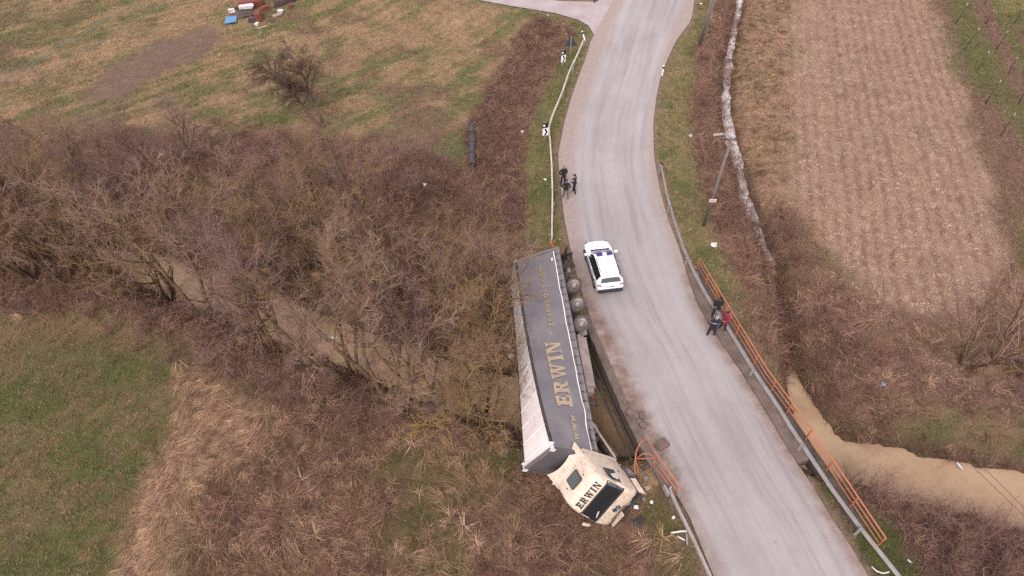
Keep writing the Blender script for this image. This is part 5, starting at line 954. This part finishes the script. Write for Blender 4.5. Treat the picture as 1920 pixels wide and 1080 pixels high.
b = G(1068, 116, -.3); g = thing('triangle_sign', 'triangular warning sign seen from behind on a thin post', 'road sign', b, (0, 0, R(5))); MB().tube([(0, 0, -.3), (0, 0, 2.5)], .03, 8).build('post', m_galv, g); MB().prism([(-.62, 0), (.62, 0), (0, 1.05)], -.012, .012, Matrix.Translation((0, .045, 1.55)) @ Matrix.Rotation(R(90), 4, 'X')).build('sign_plate', m_signback, g)
for px_, py_, tl, lb in ((1097, 77, (-.25, -.3), 'tilted white roadside marker post at the end of the pale guard rail'), (1241, 142, (0, .0), 'upright white roadside marker post beside the road bend')):
    b = G(px_, py_, -.2); g = thing('marker_post', lb, 'marker post', b, (tl[0], tl[1], .3), 'roadside marker posts'); MB().prism([(-.07, -.04), (.07, -.04), (.05, .06), (-.05, .06)], -.2, .72).build('post_body', m_sw, g, .01); MB().prism([(-.074, -.044), (.074, -.044), (.053, .064), (-.053, .064)], .72, .92).build('black_band', m_blk, g); MB().prism([(-.07, -.04), (.07, -.04), (.05, .06), (-.05, .06)], .92, 1.02).build('post_cap', m_sw, g, .01)
b = G(1320, 423, -.6); t_ = lean_top(b, 1372, 259, 4, 11); g = thing('utility_pole', 'grey concrete utility pole with a street lamp and a small notice plate', 'pole', b, group='utility poles'); d = t_ - b
MB().tube([Vector((0, 0, -.4)), d], [.13, .08], 10).build('shaft', m_pole, g); a = d * .985; arm = P(1345, 252, t_.z + .35) - b; MB().tube([a, a + Vector((-.25, .05, .3)), arm + Vector((.45, 0, 0))], .03, 6).build('lamp_arm', m_galv, g); MB().box(arm + Vector((.05, 0, 0)), (.62, .18, .1), Matrix.Rotation(-.12, 3, 'Y')).build('lamp_head', m_galv, g, .05)
q = d * .33; pl = MB().box(q + Vector((0, -.15, 0)), (.5, .03, .28)).build('notice_plate', m_rail_w, g, .005); MB().box(q + Vector((0, -.17, 0)), (.38, .012, .05)).build('plate_mark', plain('faded_red_print', c4(214, 150, 140), .6), pl)
for s in (-1, 1): MB().beam(d + Vector((0, 0, -.15)), d + Vector((s * .5, .1, -.1)), .06, .06).build('crossarm', m_dark, g)
b = G(1310, 89, -.6); t_ = lean_top(b, 1344, -24, 3, 11); g = thing('utility_pole', 'grey twin-shaft utility pole rising from brambles near the gravel bay', 'pole', b, group='utility poles'); d = (t_ - b) * 1.12
for s in (-1, 1): MB().tube([Vector((s * .12, 0, -.4)), d + Vector((s * .10, 0, 0))], [.11, .08], 8).build('shaft', m_pole, g)
MB().beam(d * .97 + Vector((-.8, 0, 0)), d * .97 + Vector((.8, 0, 0)), .1, .1).build('crossarm', m_dark, g)
m_cable = plain('cable', c4(176, 164, 154), .6, .2, .1)
def cable(p, q, z, label, ext=1.5, r=.022, mat=None):
    a, b = P(*p, z), P(*q, z); d = b - a; a2, b2 = a - d * ext * .3, b + d * ext; n = 24; pts = [a2.lerp(b2, i / n) for i in range(n + 1)]
    mb = MB().tube(pts, r, 5); o = mb.build('overhead_cable', mat or m_cable); return tag(o, label, 'cable', 'overhead cables')
for p, q, z, i in (((0, 152), (252, 0), 7.5, 'upper'), ((0, 158), (262, 0), 7.2, 'middle'), ((0, 192), (318, 0), 6.2, 'lower')): cable(p, q, z, f'pale {i} overhead cable strung across the upper meadow')
m_cd = plain('dark_cable', c4(112, 92, 80), .7, 0, .1); cable((1815, 866), (1925, 972), 6.0, 'dark overhead cable of the pair crossing the muddy river', .6, .012, m_cd); cable((1834, 866), (1930, 962), 6.0, 'second dark overhead cable of the pair crossing the muddy river', .6, .012, m_cd)
m_wood = plain('weathered_stake', c4(110, 88, 76), .9, 0, .3); m_woodt = plain('pale_stake_top', c4(214, 202, 190), .9, 0, .2)
for bx_, by_, tx, ty in ((1791, 46, 1815, 6), (1808, 94, 1837, 52), (1830, 136, 1855, 96), (1848, 194, 1877, 150), (1875, 256, 1904, 212), (1848, 45, 1863, 18), (1868, 93, 1890, 58), (1890, 140, 1908, 107), (1902, 45, 1918, 15), (1846, 8, 1860, -20), (1910, 195, 1935, 150)):
    b = G(bx_, by_, -1.1); t_ = lean_top(b, tx, ty, .2, 1.8); g = thing('vineyard_stake', 'grey wooden stake with pale top in the grassed vine rows', 'stake', b, group='vineyard stakes'); d = t_ - b; MB().tube([Vector((0, 0, -.3)), d * .88], [.055, .05], 6).build('stake', m_wood, g); MB().tube([d * .88, d], [.05, .045], 6).build('stake_top', m_woodt, g)
# black drain pipe in the brambles
a, b = G(885, 240, -1), G(886, 318, -1); a = a + Vector((0, 0, .35)); b = b + Vector((0, 0, .45)); g = thing('drain_pipe', 'black plastic drain pipe lying in the brambles below the verge', 'pipe', b); t_ = (a - b)
mb = MB(); mb.tube([Vector((0, 0, 0)), t_ * .5, t_], .27, 16, False); mb.tube([t_, Vector((0, 0, 0))], .235, 16, False); mb.build('pipe_wall', plain('black_plastic', c4(66, 62, 70), .5, 0, .3, c4(100, 90, 90), 3), g)
for f_ in (0.0, .25, .5, .75, .98): M = Matrix.Translation(t_ * f_) @ t_.to_track_quat('Z', 'Y').to_matrix().to_4x4(); MB().lathe([(.268, -.04), (.292, -.03), (.292, .03), (.268, .04)], 16, M).build('pipe_collar', m_black, g)
# ------------------------------------------------------------------ rubble, debris and litter
def chunk(rng, d):
    mb = MB().box((0, 0, 0), d); mb.v = [tuple(c * rng.uniform(.72, 1.15) for c in p) for p in mb.v]; return mb
rb = random.Random(3)
for px_, py_, d, lb in ((1181, 774, (.42, .36, .2), 'flat broken concrete lump on the bridge edge beam'), (1204, 779, (.3, .5, .22), 'upright concrete lump at the broken kerb'), (1206, 797, (.42, .42, .2), 'square concrete lump fallen onto the road edge'), (1241, 834, (.48, .8, .26), 'large brown kerb stone lying on the road beside the orange railing'), (1198, 790, (.3, .3, .18), 'small rounded concrete lump between the larger ones'), (1172, 755, (.25, .3, .15), 'small concrete shard on the dusty road edge')):
    o = chunk(rb, d).build('concrete_lump', m_conc if 'brown' not in lb else plain('brown_stone', c4(150, 122, 110), .9, 0, .4), None, .03); o.location = P(px_, py_, .12) + Vector((0, 0, .0 if 'beam' not in lb else .08)); o.rotation_euler = (rb.uniform(-.2, .2), rb.uniform(-.2, .2), rb.uniform(0, 3)); tag(o, lb, 'rubble', 'rubble from the broken kerb')
def crumple(seed, r, flat=.6):
    rng = random.Random(seed); bm = bmesh.new(); bmesh.ops.create_icosphere(bm, subdivisions=2, radius=r)
    for v_ in bm.verts: v_.co = v_.co * rng.uniform(.55, 1.25); v_.co.z *= flat
    me = bpy.data.meshes.new('bag'); bm.to_mesh(me); bm.free(); return me
m_bag = plain('white_film', w4(206, 200, 200), .5, 0, .3, w4(150, 138, 134), 8); m_tan = plain('tan_litter', c4(216, 186, 160), .8, 0, .2)
for i, (px_, py_, r, lb) in enumerate([(1338, 461, .30, 'crumpled white plastic bag on the green verge by the orange railing'), (1294, 256, .26, 'white plastic scrap at the bramble edge beside the ditch'), (980, 249, .24, 'white litter bag at the foot of the left verge'), (1061, 66, .18, 'white litter scrap under the brambles near the junction'), (1027, 30, .18, 'white paper scrap at the top of the brambles'), (1047, 97, .15, 'small white scrap beside the triangular sign'), (1348, 34, .2, 'white scrap in the dry ditch grass'), (935, 297, .18, 'white scrap beside the black drain pipe'), (797, 348, .26, 'pale plastic sheet in the thicket behind the far bank'), (952, 650, .34, 'white rubbish heap by the trailer roof'), (958, 668, .30, 'grey white rubbish next to the trailer roof'), (1655, 722, .22, 'pale blue litter scrap on the brown river bank'), (1314, 8, .2, 'white scrap on the verge below the twin-shaft pole'), (1022, 338, .18, 'clear plastic scrap behind the pale guard rail')]):
    p = G(px_, py_, -.8); o = obj('litter_bag', crumple(40 + i, r * .72), m_bag if 'blue' not in lb else plain('blue_film', c4(170, 190, 214), .5)); o.location = p + Vector((0, 0, r * .4)); o.rotation_euler = (0, 0, i); tag(o, lb, 'litter')
def floatp(px_, py_, z): return P(px_, py_, z)
for px_, py_, z, d, lb in ((622, 634, -3.05, (.85, .3, .08), 'white foam slab floating on the brown river'), (498, 576, -3.05, (.4, .3, .1), 'white scrap floating by the far bank trees'), (1799, 874, -3.05, (.14, .42, .12), 'white plastic bottle shape floating at the river edge')):
    o = chunk(rb, d).build('floating_litter', m_white, None, .02); o.location = floatp(px_, py_, z); o.rotation_euler = (0, 0, .3); tag(o, lb, 'litter')
m_gold2 = m_white
for i, (px_, py_, d, mt, lb) in enumerate([(1213, 917, (.28, .22, .1), m_tan, 'yellowish plastic shard beside the cab'), (1221, 943, (.2, .16, .08), m_white, 'white plastic shard on the bank below the torn rail'), (1203, 936, (.3, .16, .14), m_chrome, 'shiny head lamp fragment by the cab nose'), (1192, 953, (.2, .24, .12), m_white, 'white lamp housing below the cab nose'), (1199, 978, (.7, .4, .12), m_dark, 'black bumper fragment in the grass before the cab'), (1178, 976, (.5, .14, .1), m_und, 'dark bracket lying in the grass before the cab'), (1210, 900, (.24, .3, .12), m_alu, 'grey panel scrap between the cab and the bridge'), (1259, 944, (.34, .28, .24), m_conc, 'pale stone at the foot of the torn guard rail'), (1262, 972, (.14, .2, .06), m_white, 'small white shard in the grass by the guard rail'), (1205, 880, (.3, .24, .2), m_und, 'dark crushed box under the bent railing loop')]):
    p = G(px_, py_, -.6); o = chunk(rb, d).build('wreck_fragment', mt, None, .015); o.location = p + Vector((0, 0, d[2] * .5 + .1)); o.rotation_euler = (rb.uniform(-.4, .4), rb.uniform(-.4, .4), rb.uniform(0, 3)); tag(o, lb, 'debris', 'fragments of the wrecked lorry')
def bar(name, pts, r, mt, lb, cat='debris', grp=None):
    w = [P(*p) for p in pts]; o = MB().tube([q - w[0] for q in w], r, 6).build(name, mt); o.location = w[0]; return tag(o, lb, cat, grp)
bar('bent_bar', [(1148, 958, .1), (1172, 947, .15), (1198, 937, .2)], .06, m_galv, 'grey bent metal bar sticking out under the cab nose'); bar('trim_strip', [(1158, 972, -.5), (1185, 962, -.4), (1206, 957, -.35)], .04, m_tan, 'thin cream trim strip in the grass under the cab')
bar('torn_bracket', [(1258, 999, .1), (1278, 996, .3), (1288, 996, .4)], .05, m_white, 'white torn rail bracket beside the lower guard rail'); bar('torn_bracket', [(1270, 1005, .0), (1284, 1013, .05)], .045, m_white, 'short white rail stub on the grass by the lower guard rail'); bar('torn_bracket', [(1287, 996, .4), (1289, 1022, .1)], .04, m_galv, 'grey rail stub hanging from the lower guard rail')
bar('broken_rail', [(1010, 429, -.3), (1026, 430, -.1)], .06, m_rail_w, 'broken pale rail end lying behind the trailer'); bar('broken_rail', [(1018, 436, -.3), (1024, 448, -.2), (1032, 437, .1)], .045, m_galv, 'bent grey rail scrap behind the trailer')
bar('bent_tube', [(1634, 1062, .2), (1644, 1071, .2), (1656, 1075, .25), (1668, 1072, .35)], .035, m_white, 'curved white tube hooked under the bridge guard rail end'); bar('flattened_can', [(1701, 1049, -.2), (1708, 1055, -.2)], .06, m_white, 'small white tube on the grass below the railing end', 'litter')
# rubbish heap at the edge of the upper meadow
m_rust = plain('rusty_red_sheet', c4(168, 84, 70), .8, 0, .4, c4(120, 70, 60), 2); m_dk = plain('dark_boards', c4(112, 92, 84), .9, 0, .4); m_tarpb = plain('blue_tarp', c4(110, 178, 230), .5, 0, .15)
def heap(px_, py_, d, mt, name, lb, rz=0, z=.3, rx=0): o = chunk(rb, d).build(name, mt, None, .02); o.location = G(px_, py_) + Vector((0, 0, z)); o.rotation_euler = (rx, 0, rz); tag(o, lb, 'junk', 'junk heap on the upper meadow')
heap(434, 40, (1.25, 1.3, .12), m_tarpb, 'tarp_bundle', 'small bright blue tarp bundle on the meadow beside the junk heap', .3, .15); heap(470, 12, (2.4, 1.0, .8), m_rust, 'rusty_sheet', 'rusty red metal sheet at the back of the junk heap', .35, .4); heap(487, 36, (.55, 1.4, .9), m_rust, 'rusty_cabinet', 'upright rusty orange cabinet in the junk heap', .2, .45); heap(478, 40, (1.2, .8, .5), m_dk, 'scrap_crate', 'dark scrap crate before the rusty cabinet', .1, .25); heap(463, 19, (1.6, .7, .4), m_bag, 'plastic_sheet', 'crumpled white plastic sheet on the junk heap', .2, .4); heap(436, 23, (.7, .4, .4), m_white, 'white_drum', 'small white container at the end of the junk heap', .4, .2); heap(520, 31, (1.1, .3, .2), m_tan, 'timber_offcut', 'pale timber offcut lying right of the junk heap', .6, .15); heap(493, 53, (1.2, .16, .12), m_tan, 'timber_offcut', 'pale plank lying before the junk heap', .5, .1); heap(535, 8, (2.6, .5, .7), m_dk, 'brush_pile', 'dark pile of boards behind the junk heap', .55, .3); heap(455, 28, (2.4, 1.6, .15), m_dk, 'old_mat', 'dark flattened mat under the junk heap', .5, .05)
for i, (px_, py_, d, mt, nm, lb) in enumerate([(446, 18, (.5, .4, .35), m_dk, 'scrap_box', 'small dark box at the near end of the junk heap mat'), (498, 20, (.8, .5, .5), m_rust, 'rusty_barrel', 'low rusty lump between the red sheet and the cabinet'), (482, 48, (.5, .35, .3), m_white, 'white_bucket', 'small white bucket before the scrap crate'), (510, 40, (.9, .5, .12), m_dk, 'flat_board', 'flat dark board right of the rusty cabinet'), (527, 24, (.6, .4, .35), m_bag, 'plastic_sack', 'pale plastic sack by the timber offcut'), (546, 14, (.5, .4, .4), m_rust, 'rusty_tin', 'rusty tin at the end of the board pile')]): heap(px_, py_, d, mt, nm, lb, i * .7, d[2] * .5)
# scattered specks of litter along the verges: too many and too small to count
S2 = sample(2.2, 20, 72); x, y, z, c, W, px, py, rd, wet = S2; g_lit = protos('litter_speck', lambda r: bits(r, 1, .02, .12, .07), 4, m_bits)
emit('litter_specks', 'tiny white litter specks strewn over the grass verges and brambles', 'litter', S2, np.clip(W['verge_l'] * .3 + W['verge_r'] * .55 + W['bramble_l'] * .16 + W['bramble_r'] * .12 + W['bank_r'] * .03, 0, 1), g_lit, .5, 1.2, .2, 1.0, [alb(245, 240, 238), alb(225, 215, 210)], 1.0)
